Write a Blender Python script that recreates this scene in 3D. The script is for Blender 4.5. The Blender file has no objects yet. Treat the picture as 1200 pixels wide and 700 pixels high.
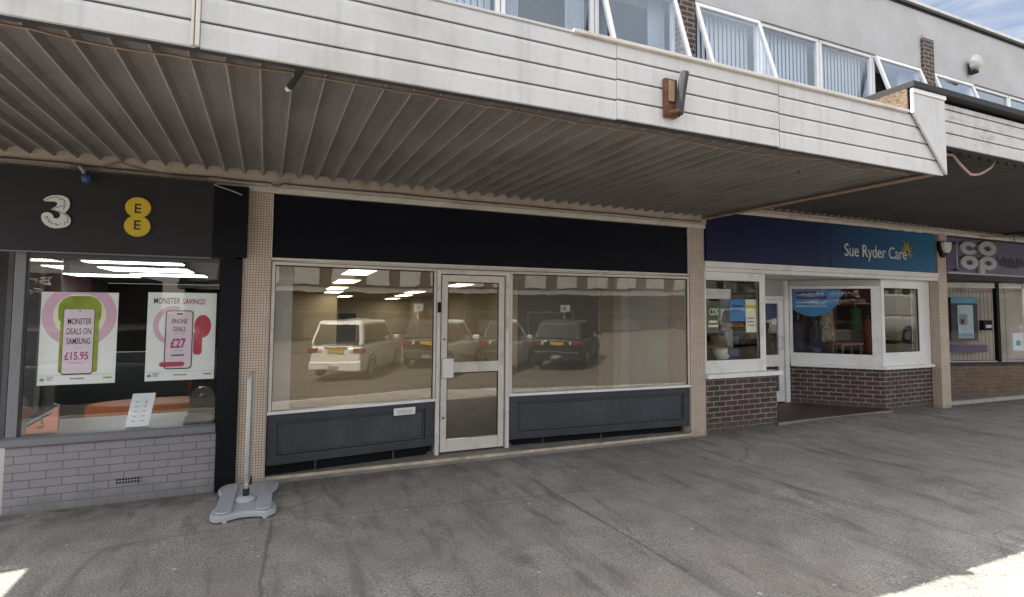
import bpy, bmesh, math, random
from mathutils import Vector, Matrix
random.seed(7)
R = math.radians
sc = bpy.context.scene
COL = sc.collection

# ---------------------------------------------------------------- materials
MATS = {}
def newmat(name):
    m = bpy.data.materials.new(name); m.use_nodes = True
    nt = m.node_tree; b = nt.nodes['Principled BSDF']
    MATS[name] = m
    return m, nt, b
def N(nt, t, **kw):
    n = nt.nodes.new(t)
    for k, v in kw.items():
        if k.startswith('i_'):
            n.inputs[k[2:].replace('_', ' ')].default_value = v
        else:
            setattr(n, k, v)
    return n
def mixc(nt, fac, a, b, mode='MIX'):
    n = nt.nodes.new('ShaderNodeMix'); n.data_type = 'RGBA'; n.blend_type = mode
    for sock, v in ((n.inputs[0], fac), (n.inputs[6], a), (n.inputs[7], b)):
        if hasattr(v, 'is_linked') or hasattr(v, 'links'):
            nt.links.new(v, sock)
        elif isinstance(v, (int, float)):
            sock.default_value = v
        else:
            sock.default_value = (*v, 1) if len(v) == 3 else v
    return n.outputs[2]
def ramp(nt, src, stops):
    r = nt.nodes.new('ShaderNodeValToRGB')
    e = r.color_ramp.elements
    while len(e) < len(stops): e.new(0.5)
    for k, (p, c) in enumerate(stops):
        e[k].position = p
        e[k].color = (c, c, c, 1) if isinstance(c, (int, float)) else (*c, 1)
    nt.links.new(src, r.inputs[0])
    return r.outputs[0]
def math_(nt, op, a, b=0.0, clamp=False):
    n = nt.nodes.new('ShaderNodeMath'); n.operation = op; n.use_clamp = clamp
    for s, v in ((n.inputs[0], a), (n.inputs[1], b)):
        if isinstance(v, (int, float)): s.default_value = v
        else: nt.links.new(v, s)
    return n.outputs[0]
def noise(nt, vec, scale, detail=4, rough=.55, dist=0.0):
    n = nt.nodes.new('ShaderNodeTexNoise'); n.inputs['Scale'].default_value = scale
    n.inputs['Detail'].default_value = detail; n.inputs['Roughness'].default_value = rough
    n.inputs['Distortion'].default_value = dist
    nt.links.new(vec, n.inputs['Vector']); return n.outputs['Fac']
def coords(nt, kind='Object'):
    return nt.nodes.new('ShaderNodeTexCoord').outputs[kind]
def mapping(nt, vec, loc=(0, 0, 0), rot=(0, 0, 0), scale=(1, 1, 1)):
    n = nt.nodes.new('ShaderNodeMapping'); n.inputs['Location'].default_value = loc
    n.inputs['Rotation'].default_value = rot; n.inputs['Scale'].default_value = scale
    nt.links.new(vec, n.inputs['Vector']); return n.outputs[0]
def bump(nt, b, h, strength=.3, dist=.01):
    n = nt.nodes.new('ShaderNodeBump'); n.inputs['Strength'].default_value = strength
    n.inputs['Distance'].default_value = dist
    nt.links.new(h, n.inputs['Height']); nt.links.new(n.outputs[0], b.inputs['Normal'])
def geo_pos(nt):
    return nt.nodes.new('ShaderNodeNewGeometry').outputs['Position']

def pm(name, col, rough=.6, var=.12, vs=6, metal=0.0, bmp=0.0, bs=60, coat=0.0, dirt=None, ds=2.2, spec=.5, streak=None, peel=None):
    """painted / plain surface with uneven tone, fine grain and optional dirt patches"""
    m, nt, b = newmat(name)
    v = geo_pos(nt)
    n1 = noise(nt, v, vs, 5); n2 = noise(nt, v, vs * 9, 3)
    f = math_(nt, 'ADD', math_(nt, 'MULTIPLY', n1, .7), math_(nt, 'MULTIPLY', n2, .3))
    lo = tuple(c * (1 - var * 1.6) for c in col); hi = tuple(min(1, c * (1 + var * 1.6)) for c in col)
    f = ramp(nt, f, [(.3, 0.0), (.7, 1.0)])
    c = mixc(nt, f, lo, hi)
    if dirt:
        dn = ramp(nt, noise(nt, v, ds, 8, .65, .4), [(.52, 0.0), (.72, .75)])
        c = mixc(nt, dn, c, dirt)
    if streak:                                   # rain streaks running down the face
        sk = ramp(nt, noise(nt, mapping(nt, v, scale=(9, 9, .7)), 1.5, 6, .65), [(.52, 0.0), (.78, .7)])
        c = mixc(nt, sk, c, streak)
    if peel:                                     # flaked paint
        pk_ = ramp(nt, math_(nt, 'ADD', math_(nt, 'MULTIPLY', noise(nt, mapping(nt, v, scale=(.7, .7, 2.0)), 12, 6, .7), .7), math_(nt, 'MULTIPLY', noise(nt, v, 1.6, 3), .3)), [(.55, 0.0), (.59, .5)])
        c = mixc(nt, pk_, c, peel)
    nt.links.new(c, b.inputs['Base Color'])
    rr = math_(nt, 'ADD', math_(nt, 'MULTIPLY', n1, .25), max(0, rough - .12))
    nt.links.new(rr, b.inputs['Roughness'])
    b.inputs['Metallic'].default_value = metal
    b.inputs['Specular IOR Level'].default_value = spec
    if coat: b.inputs['Coat Weight'].default_value = coat; b.inputs['Coat Roughness'].default_value = .05
    if bmp: bump(nt, b, noise(nt, v, bs, 4), bmp, .004)
    return m

def emit(name, col, s):
    m, nt, b = newmat(name)
    b.inputs['Base Color'].default_value = (*col, 1)
    b.inputs['Emission Color'].default_value = (*col, 1)
    b.inputs['Emission Strength'].default_value = s
    return m

def glass(name, f0=.06, tint=(1, 1, 1), rough=0.0, haze=0.0, coat=(1, .95, .85)):
    """window pane: clear with mirror reflection rising towards grazing angles"""
    m, nt, b = newmat(name)
    nt.nodes.remove(b); out = nt.nodes['Material Output']
    tr = N(nt, 'ShaderNodeBsdfTransparent'); tr.inputs[0].default_value = (*tint, 1)
    gl = N(nt, 'ShaderNodeBsdfGlossy'); gl.inputs['Roughness'].default_value = rough
    gl.inputs['Color'].default_value = (*coat, 1)
    rip = N(nt, 'ShaderNodeBump'); rip.inputs['Strength'].default_value = .07; rip.inputs['Distance'].default_value = .01   # slight roll of the float glass
    nt.links.new(noise(nt, geo_pos(nt), 2.4, 2), rip.inputs['Height']); nt.links.new(rip.outputs[0], gl.inputs['Normal'])
    lw = N(nt, 'ShaderNodeLayerWeight'); lw.inputs['Blend'].default_value = .5
    p = math_(nt, 'POWER', lw.outputs['Facing'], 5.0)
    f = math_(nt, 'ADD', math_(nt, 'MULTIPLY', p, 1 - f0), f0, True)
    mx = N(nt, 'ShaderNodeMixShader'); nt.links.new(f, mx.inputs[0])
    nt.links.new(tr.outputs[0], mx.inputs[1]); nt.links.new(gl.outputs[0], mx.inputs[2])
    last = mx.outputs[0]
    if haze:
        df = N(nt, 'ShaderNodeBsdfDiffuse'); df.inputs['Color'].default_value = (.72, .70, .62, 1)
        tl = N(nt, 'ShaderNodeBsdfTranslucent'); tl.inputs['Color'].default_value = (.72, .70, .62, 1)
        ad = N(nt, 'ShaderNodeMixShader'); nt.links.new(df.outputs[0], ad.inputs[1]); nt.links.new(tl.outputs[0], ad.inputs[2]); ad.inputs[0].default_value = .25
        m2 = N(nt, 'ShaderNodeMixShader')
        pos = geo_pos(nt)
        hz = math_(nt, 'MULTIPLY', ramp(nt, noise(nt, mapping(nt, pos, scale=(1, 1, .6)), 1.6, 5), [(.3, .6), (.7, 1.25)]), haze)
        nt.links.new(hz, m2.inputs[0]); nt.links.new(last, m2.inputs[1]); nt.links.new(ad.outputs[0], m2.inputs[2]); last = m2.outputs[0]
    nt.links.new(last, out.inputs['Surface'])
    return m

def brick(name, c1, c2, mortar, bw=.225, rh=.075, ms=.010, rough=.8, off=.5, bstr=.6, var=.25, base_dirt=None, smooth=.1, dirtz=.35):
    m, nt, b = newmat(name)
    uv = coords(nt, 'UV'); pos = geo_pos(nt)
    t = N(nt, 'ShaderNodeTexBrick', offset=off, squash=1.0)
    nt.links.new(uv, t.inputs['Vector'])
    t.inputs['Color1'].default_value = (*c1, 1); t.inputs['Color2'].default_value = (*c2, 1)
    t.inputs['Mortar'].default_value = (*mortar, 1)
    t.inputs['Scale'].default_value = 1.0
    t.inputs['Mortar Size'].default_value = ms; t.inputs['Mortar Smooth'].default_value = smooth
    t.inputs['Brick Width'].default_value = bw; t.inputs['Row Height'].default_value = rh
    n1 = noise(nt, pos, 5, 6); n2 = noise(nt, pos, 70, 3)
    f = ramp(nt, math_(nt, 'ADD', math_(nt, 'MULTIPLY', n1, .6), math_(nt, 'MULTIPLY', n2, .4)), [(.3, 1 - var), (.7, 1 + var)])
    c = mixc(nt, 1.0, t.outputs['Color'], f, 'MULTIPLY')
    if base_dirt:
        sep = N(nt, 'ShaderNodeSeparateXYZ'); nt.links.new(pos, sep.inputs[0])
        h = math_(nt, 'ADD', sep.outputs[2], math_(nt, 'MULTIPLY', math_(nt, 'SUBTRACT', n1, .5), .35))
        d = ramp(nt, math_(nt, 'DIVIDE', h, dirtz), [(0.05, .8), (.75, 0.0)])
        c = mixc(nt, d, c, base_dirt)
    nt.links.new(c, b.inputs['Base Color']); b.inputs['Roughness'].default_value = rough
    h = math_(nt, 'ADD', math_(nt, 'MULTIPLY', t.outputs['Fac'], -1.0), math_(nt, 'MULTIPLY', n2, .35))
    bump(nt, b, h, bstr, .006)
    return m

pm('white_paint_boards', (.60, .60, .59), .5, .05, 3, bmp=.12, bs=25, dirt=(.47, .44, .40), ds=1.1, streak=(.43, .41, .38))
pm('weathered_white_boards', (.56, .56, .555), .65, .08, 5, bmp=.25, bs=30, dirt=(.40, .40, .39), ds=5, streak=(.34, .33, .31), peel=(.26, .26, .26))
pm('vertical_white_boards', (.59, .59, .59), .55, .06, 4, bmp=.2, bs=30, dirt=(.48, .46, .44), ds=4, streak=(.45, .43, .41))
pm('cream_paint', (.46, .40, .335), .6, .12, 3, bmp=.2, bs=30, dirt=(.25, .19, .14), ds=3)
pm('cream_trim', (.66, .62, .57), .45, .06, 5, dirt=(.36, .31, .25), ds=3)
pm('bright_metal_trim', (.68, .66, .63), .35, .06, 6, dirt=(.40, .37, .33), ds=5)
pm('white_upvc', (.84, .84, .835), .35, .03, 4, dirt=(.62, .61, .58), ds=2)
pm('offwhite_joinery', (.80, .79, .765), .5, .05, 3, dirt=(.55, .52, .47), ds=2.5)
pm('pale_recess_boards', (.50, .50, .49), .6, .06, 3)
pm('black_paint', (.004, .005, .008), .5, .2, 4, spec=.2)
pm('navy_fascia_board', (.0035, .0045, .010), .55, .25, 2, dirt=(.007, .007, .010), ds=2, spec=.15)
pm('blue_grey_panel', (.046, .052, .066), .5, .10, 3, bmp=.1, bs=20, dirt=(.085, .088, .092), ds=3, streak=(.075, .08, .088))
pm('blue_grey_frame', (.040, .044, .055), .5, .10, 4, bmp=.1, bs=20, dirt=(.07, .072, .08), ds=5)
pm('charcoal_sign', (.028, .028, .031), .55, .05, 2, spec=.25)
pm('grey_frame_paint', (.17, .175, .19), .5, .06, 4)
pm('dark_grey_paint', (.075, .08, .088), .5, .08, 4)
pm('grey_render', (.49, .49, .49), .85, .08, 1.5, bmp=.25, bs=60, dirt=(.41, .41, .40), ds=1.2)
pm('dark_trim', (.035, .035, .04), .6, .15, 5)
pm('roof_felt', (.022, .022, .024), .75, .2, 10)
pm('dark_interior', (.022, .024, .028), .8, .2, 3)
pm('shop_wall_beige', (.36, .30, .22), .8, .08, 1.5)
pm('shop_wall_white', (.60, .60, .57), .8, .06, 2)
pm('shop_ceiling', (.36, .31, .24), .85, .06, 1)
pm('shop_carpet', (.17, .135, .09), .9, .15, 6)
pm('charity_interior', (.05, .05, .052), .8, .2, 2)
pm('grey_ceiling', (.30, .31, .31), .8, .06, 2)
pm('aluminium', (.60, .60, .60), .3, .05, 10, metal=.7)
pm('silver_plastic', (.40, .43, .46), .45, .05, 6, bmp=.05)
pm('grey_plastic_dark', (.20, .22, .25), .5, .06, 6)
pm('black_rubber', (.015, .015, .016), .7, .2, 20)
pm('rusty_steel', (.17, .07, .035), .8, .45, 25, bmp=.5, bs=80, dirt=(.10, .045, .03), ds=30)
pm('bare_wood', (.36, .25, .16), .75, .25, 20, bmp=.3, bs=40)
pm('dark_wood_end', (.045, .045, .05), .7, .3, 15)
pm('brown_cable', (.26, .18, .13), .6, .25, 12)
pm('pink_cable', (.40, .27, .24), .6, .15, 9)
pm('dark_cable', (.05, .035, .03), .6, .3, 9)
pm('white_plastic', (.74, .74, .72), .4, .04, 5)
pm('blue_plastic', (.02, .07, .16), .5, .1, 5)
pm('red_floor_tile', (.075, .040, .036), .55, .2, 5, dirt=(.10, .07, .06), ds=5)
pm('concrete_step', (.24, .23, .20), .85, .18, 5, bmp=.4, bs=50, dirt=(.13, .12, .10), ds=3)
pm('cream_nosing', (.56, .46, .35), .7, .18, 8, dirt=(.25, .19, .13), ds=6)
pm('kerb_concrete', (.38, .37, .35), .85, .15, 6, bmp=.3, bs=60)
pm('purple_paint', (.065, .03, .14), .5, .1, 4)
pm('dark_purple_paint', (.020, .015, .04), .5, .1, 4)
pm('purple_sign', (.095, .075, .165), .5, .08, 2)
pm('beige_boards', (.46, .42, .37), .7, .07, 3)
pm('sign_letter_white', (.66, .66, .64), .4, .03, 4)
pm('pale_letter_grey', (.42, .41, .41), .5, .06, 4)
pm('sign_yellow', (.62, .44, .03), .45, .04, 4)
pm('ink_black', (.012, .012, .012), .5, .1, 4)
pm('ink_dark_text', (.025, .02, .035), .5, .1, 4)
pm('ink_magenta', (.42, .05, .20), .5, .1, 4)
pm('ink_grey', (.28, .28, .30), .6, .1, 4)
pm('poster_paper', (.74, .80, .78), .35, .03, 2)
pm('poster_pink', (.62, .42, .54), .4, .06, 3)
pm('poster_lilac', (.66, .58, .66), .4, .04, 3)
pm('poster_cream', (.72, .74, .55), .4, .04, 3)
pm('poster_green', (.22, .30, .025), .4, .2, 9)
pm('poster_crimson', (.42, .04, .075), .4, .2, 9)
pm('card_white', (.70, .76, .80), .5, .03, 3)
pm('brochure_coral', (.62, .24, .19), .5, .06, 3)
pm('teal_ink', (.12, .36, .42), .5, .1, 6)
pm('orange_plastic', (.50, .11, .012), .6, .1, 4, spec=.2)
pm('orange_board', (.30, .07, .02), .5, .2, 4)
pm('shelf_grey', (.20, .215, .215), .5, .08, 5)
pm('sticker_blue', (.012, .19, .44), .35, .05, 3)
pm('sticker_navy', (.01, .03, .12), .35, .05, 3)
pm('sticker_pale_text', (.28, .50, .66), .4, .05, 3)
pm('maroon_sign', (.14, .02, .035), .5, .08, 2)
pm('red_fabric', (.24, .04, .03), .85, .2, 8, bmp=.4, bs=20)
pm('green_fabric', (.018, .07, .016), .85, .25, 8, bmp=.4, bs=20)
pm('navy_fabric', (.015, .018, .04), .9, .25, 8, bmp=.4, bs=20)
pm('patterned_fabric', (.20, .17, .12), .9, .9, 25)
pm('white_fabric', (.60, .60, .58), .85, .1, 8, bmp=.4, bs=20)
pm('straw_hat', (.50, .42, .30), .8, .15, 30)
pm('olive_hat', (.16, .13, .08), .85, .15, 30)
pm('mannequin_white', (.66, .64, .60), .5, .05, 5)
pm('pink_table', (.30, .13, .13), .6, .08, 4)
pm('brown_wood', (.10, .05, .03), .6, .2, 10)
pm('denim', (.07, .13, .24), .85, .2, 15)
pm('green_poster', (.05, .085, .03), .5, .15, 6)
pm('screen_blue', (.10, .30, .45), .4, .15, 5)
pm('screen_pale', (.42, .54, .58), .4, .12, 8)
pm('yellow_plate', (.62, .40, .05), .4, .05, 5)
pm('car_white', (.74, .74, .72), .3, .03, 3, coat=.6)
pm('car_black', (.014, .014, .015), .38, .1, 3, coat=.25)
pm('car_silver', (.36, .37, .38), .35, .05, 3, metal=.4, coat=.6)
pm('tyre_black', (.02, .02, .02), .8, .2, 10)
pm('wheel_silver', (.45, .45, .46), .35, .05, 6, metal=.7)
pm('tail_red', (.20, .012, .014), .25, .2, 12, coat=.5)
pm('lamp_clear', (.60, .62, .64), .2, .1, 10, coat=.5)
pm('far_brick', (.15, .125, .10), .85, .15, 3)
pm('far_band', (.78, .77, .73), .7, .1, 2)
pm('far_window', (.62, .62, .60), .4, .1, 2)
pm('far_shopfront', (.10, .085, .065), .6, .15, 2)
pm('far_frame', (.50, .46, .38), .6, .1, 2)
pm('blind_fabric', (.46, .52, .60), .8, .04, 4)
pm('curtain_grey', (.32, .38, .45), .8, .06, 3)
pm('brown_clay', (.10, .06, .045), .8, .2, 8)
glass('shop_glass', .090, haze=.018)
glass('dusty_shop_glass', .085, haze=.07)
glass('dark_glass', .026)
glass('display_glass', .036)
glass('upper_glass', .075, coat=(.76, .87, 1.0))
m, nt, b = newmat('car_glass'); b.inputs['Base Color'].default_value = (.02, .022, .022, 1); b.inputs['Roughness'].default_value = .03; b.inputs['Coat Weight'].default_value = .5
emit('ceiling_panel_warm', (1.0, .93, .66), 1.7)
emit('strip_light_white', (.92, 1.0, .97), 1.3)

brick('painted_grey_brick', (.275, .26, .285), (.25, .24, .265), (.14, .132, .146), .215, .066, .004, .6, bstr=.5, var=.12, base_dirt=(.17, .18, .16), dirtz=.2)  # mortar darkened to paint the shadow lines of the joints
brick('dark_red_brick', (.072, .042, .036), (.050, .034, .031), (.27, .23, .21), .215, .072, .008, .75, bstr=.7, var=.42, base_dirt=(.10, .085, .07), dirtz=.28)
brick('tan_brick', (.20, .13, .085), (.14, .095, .07), (.20, .155, .11), .215, .072, .010, .85, bstr=.6, var=.3)
brick('pier_brick', (.085, .05, .038), (.06, .038, .03), (.24, .21, .185), .215, .075, .011, .85, bstr=.7, var=.3)
brick('mosaic_tile', (.66, .54, .43), (.60, .50, .41), (.20, .145, .105), .0245, .0245, .0024, .45, off=0.0, bstr=.4, var=.14, base_dirt=(.34, .28, .22), smooth=.2, dirtz=.15)

# corrugated soffit paint, chipboard, sign gradient, asphalt
m, nt, b = newmat('soffit_paint')
pos = geo_pos(nt)
c = mixc(nt, ramp(nt, noise(nt, pos, 1.4, 6, .6), [(.35, 0.0), (.65, 1.0)]), (.158, .145, .141), (.225, .206, .201))
sp = mapping(nt, pos, scale=(9, .8, 9))
c = mixc(nt, ramp(nt, noise(nt, sp, 2.0, 5), [(.50, 0.0), (.75, .5)]), c, (.095, .088, .08))
c = mixc(nt, ramp(nt, noise(nt, pos, 16, 3, .5), [(.70, 0.0), (.73, .85)]), c, (.03, .025, .022))
nt.links.new(c, b.inputs['Base Color']); b.inputs['Roughness'].default_value = .5
bump(nt, b, noise(nt, pos, 40, 3), .08, .004)
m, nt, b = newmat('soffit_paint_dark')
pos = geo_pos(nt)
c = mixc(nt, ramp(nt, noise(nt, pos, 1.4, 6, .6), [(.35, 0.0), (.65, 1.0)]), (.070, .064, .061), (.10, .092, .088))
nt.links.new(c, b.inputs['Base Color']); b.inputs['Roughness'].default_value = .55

pm('pale_ridge_paint', (.31, .285, .276), .5, .15, 6)  # paler tone on the low face of each soffit rib
pm('ridge_paint_dark', (.105, .097, .092), .5, .15, 6)  # the same rib strip for the darker soffit
m, nt, b = newmat('chipboard')
pos = geo_pos(nt)
v = N(nt, 'ShaderNodeTexVoronoi'); v.inputs['Scale'].default_value = 38; nt.links.new(mapping(nt, pos, scale=(1, 1, 2)), v.inputs['Vector'])
sep = N(nt, 'ShaderNodeSeparateColor'); nt.links.new(v.outputs['Color'], sep.inputs[0])
c = ramp(nt, sep.outputs[0], [(0.0, (.08, .052, .032)), (.5, (.15, .105, .066)), (1.0, (.21, .16, .105))])
nt.links.new(c, b.inputs['Base Color']); b.inputs['Roughness'].default_value = .8
bump(nt, b, sep.outputs[1], .4, .004)

m, nt, b = newmat('charity_sign_blue')
pos = geo_pos(nt); sep = N(nt, 'ShaderNodeSeparateXYZ'); nt.links.new(pos, sep.inputs[0])
f = math_(nt, 'DIVIDE', math_(nt, 'SUBTRACT', sep.outputs[0], 5.42), 5.14)
c = ramp(nt, f, [(0.0, (.010, .010, .050)), (.42, (.010, .014, .070)), (.62, (.008, .060, .16)), (1.0, (.006, .13, .28))])
nt.links.new(c, b.inputs['Base Color']); b.inputs['Roughness'].default_value = .5; b.inputs['Specular IOR Level'].default_value = .2

def asphalt(name, base, sun_paint=False, stains=True):
    m, nt, b = newmat(name)
    pos = geo_pos(nt)
    sep = N(nt, 'ShaderNodeSeparateXYZ'); nt.links.new(pos, sep.inputs[0])
    big = noise(nt, pos, .55, 6, .6); mid = noise(nt, pos, 3.2, 6, .65); fine = noise(nt, pos, 75, 3, .6)
    c = mixc(nt, ramp(nt, big, [(.34, 0.0), (.66, 1.0)]), tuple(x * .80 for x in base), tuple(x * 1.14 for x in base))
    c = mixc(nt, ramp(nt, mid, [(.36, .0), (.64, 1.0)]), c, mixc(nt, 1.0, c, (.76, .755, .75), 'MULTIPLY'))
    g = ramp(nt, fine, [(.27, .48), (.5, 1.0), (.73, 1.7)])
    c = mixc(nt, 1.0, c, g, 'MULTIPLY')
    # brownish tint patches
    c = mixc(nt, ramp(nt, noise(nt, mapping(nt, pos, loc=(3, 9, 0)), .9, 5), [(.52, 0.0), (.75, .55)]), c, (base[0] * 1.02, base[1] * .88, base[2] * .82))
    if stains:
        # trodden streaks running out from the doors
        st = mapping(nt, pos, rot=(0, 0, R(-6)), scale=(3.6, .75, 1))
        c = mixc(nt, ramp(nt, noise(nt, st, 1.3, 6, .62, .6), [(.52, 0.0), (.70, .85)]), c, tuple(x * .44 for x in base))
        # pale scuffs
        sc2 = mapping(nt, pos, rot=(0, 0, R(-12)), scale=(11, 2.2, 1))
        c = mixc(nt, ramp(nt, noise(nt, sc2, 1.2, 6, .7), [(.62, 0.0), (.80, .5)]), c, tuple(min(1, x * 1.5) for x in base))
        # cracks
        wv = N(nt, 'ShaderNodeTexVoronoi', feature='DISTANCE_TO_EDGE'); wv.inputs['Scale'].default_value = .42
        wp = N(nt, 'ShaderNodeVectorMath', operation='ADD')
        nz = N(nt, 'ShaderNodeTexNoise'); nz.inputs['Scale'].default_value = .9; nt.links.new(pos, nz.inputs['Vector'])
        nt.links.new(pos, wp.inputs[0]); nt.links.new(nz.outputs['Color'], wp.inputs[1]); nt.links.new(wp.outputs[0], wv.inputs['Vector'])
        crack = math_(nt, 'MULTIPLY', ramp(nt, wv.outputs[0], [(0.0, 1.0), (.006, 0.0)]), ramp(nt, big, [(.52, 0.0), (.62, .35)]))
        c = mixc(nt, crack, c, (.03, .03, .028))
        # chewing gum and litter specks
        vo = N(nt, 'ShaderNodeTexVoronoi'); vo.inputs['Scale'].default_value = 4.2; nt.links.new(pos, vo.inputs['Vector'])
        sv = N(nt, 'ShaderNodeSeparateColor'); nt.links.new(vo.outputs['Color'], sv.inputs[0])
        dot = math_(nt, 'MULTIPLY', ramp(nt, vo.outputs['Distance'], [(.045, 1.0), (.075, 0.0)]), ramp(nt, sv.outputs[0], [(.45, 0.0), (.46, 1.0)]))
        c = mixc(nt, math_(nt, 'MULTIPLY', dot, .85), c, (.58, .57, .54))
        dot2 = math_(nt, 'MULTIPLY', ramp(nt, vo.outputs['Distance'], [(.03, 1.0), (.055, 0.0)]), ramp(nt, sv.outputs[1], [(.62, 0.0), (.63, 1.0)]))
        c = mixc(nt, math_(nt, 'MULTIPLY', dot2, .6), c, (.035, .035, .033))
        # joints of old trench repairs
        for (ax, ay, bx, by, wd) in ((.09, -.92, -.02, -2.6, .022), (.09, -.92, 3.2, -1.35, .010), (4.35, -.5, 5.1, -4.0, .012), (-1.1, -1.05, .09, -.92, .010), (2.44, -.70, 2.53, -2.9, .020), (7.2, -.4, 8.4, -4.2, .014)):
            L_ = math.hypot(bx - ax, by - ay); tx, ty = (bx - ax) / L_, (by - ay) / L_
            wob = math_(nt, 'MULTIPLY', math_(nt, 'SUBTRACT', mid, .5), .10)
            sx = math_(nt, 'SUBTRACT', sep.outputs[0], ax); sy = math_(nt, 'SUBTRACT', sep.outputs[1], ay)
            dd = math_(nt, 'ADD', math_(nt, 'SUBTRACT', math_(nt, 'MULTIPLY', sx, ty), math_(nt, 'MULTIPLY', sy, tx)), wob)
            al_ = math_(nt, 'ADD', math_(nt, 'MULTIPLY', sx, tx), math_(nt, 'MULTIPLY', sy, ty))
            on = math_(nt, 'MULTIPLY', math_(nt, 'GREATER_THAN', al_, 0.0), math_(nt, 'LESS_THAN', al_, L_))
            k = math_(nt, 'MULTIPLY', ramp(nt, math_(nt, 'ABSOLUTE', dd), [(0.0, 1.0), (wd, 0.0)]), on)
            c = mixc(nt, math_(nt, 'MULTIPLY', k, ramp(nt, fine, [(.35, .35), (.6, .9)])), c, tuple(x * .30 for x in base))
        # grime gathered along the foot of the shops
        ft = ramp(nt, math_(nt, 'ADD', math_(nt, 'MULTIPLY', sep.outputs[1], 1.0), math_(nt, 'ADD', math_(nt, 'MULTIPLY', mid, .7), .35)), [(.32, 0.0), (.72, .6)])
        c = mixc(nt, ft, c, tuple(x * .42 for x in base))
        # damp dark earth stain along the foot of the left shop wall
        d1 = math_(nt, 'MULTIPLY', ramp(nt, math_(nt, 'MULTIPLY', math_(nt, 'ADD', sep.outputs[1], .45), 1.0), [(0.0, 0.0), (.35, 1.0)]), ramp(nt, math_(nt, 'MULTIPLY', sep.outputs[0], -1.0), [(-.1, 0.0), (.25, 1.0)]))
        c = mixc(nt, math_(nt, 'MULTIPLY', d1, ramp(nt, mid, [(.38, 0.0), (.62, .8)])), c, (.085, .060, .050))
    if sun_paint:
        # worn remains of a painted line at the outer edge of the pavement
        ln = mapping(nt, pos, rot=(0, 0, R(18)))
        s2 = N(nt, 'ShaderNodeSeparateXYZ'); nt.links.new(ln, s2.inputs[0])
        band = math_(nt, 'MULTIPLY', ramp(nt, math_(nt, 'ADD', sep.outputs[1], 4.25), [(.20, 1.0), (.98, 0.0)]), ramp(nt, math_(nt, 'MULTIPLY', sep.outputs[0], .1), [(.27, 0.0), (.33, 1.0)]))
        fl = mapping(nt, pos, rot=(0, 0, R(52)), scale=(2.2, 16, 1))
        k = ramp(nt, math_(nt, 'ADD', noise(nt, fl, 1.6, 6, .7), math_(nt, 'MULTIPLY', band, .10)), [(.66, 0.0), (.69, 1.0)])
        c = mixc(nt, math_(nt, 'MULTIPLY', k, ramp(nt, band, [(.02, 0.0), (.3, .9)])), c, (.62, .60, .55))
    nt.links.new(c, b.inputs['Base Color']); b.inputs['Roughness'].default_value = .82
    b.inputs['Specular IOR Level'].default_value = .35
    hh = math_(nt, 'ADD', math_(nt, 'MULTIPLY', fine, .6), math_(nt, 'MULTIPLY', mid, 1.2))
    bump(nt, b, hh, .55, .006)
    return m
asphalt('pavement_asphalt', (.312, .296, .272), sun_paint=True)
asphalt('road_asphalt', (.105, .093, .076), stains=False)

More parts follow.
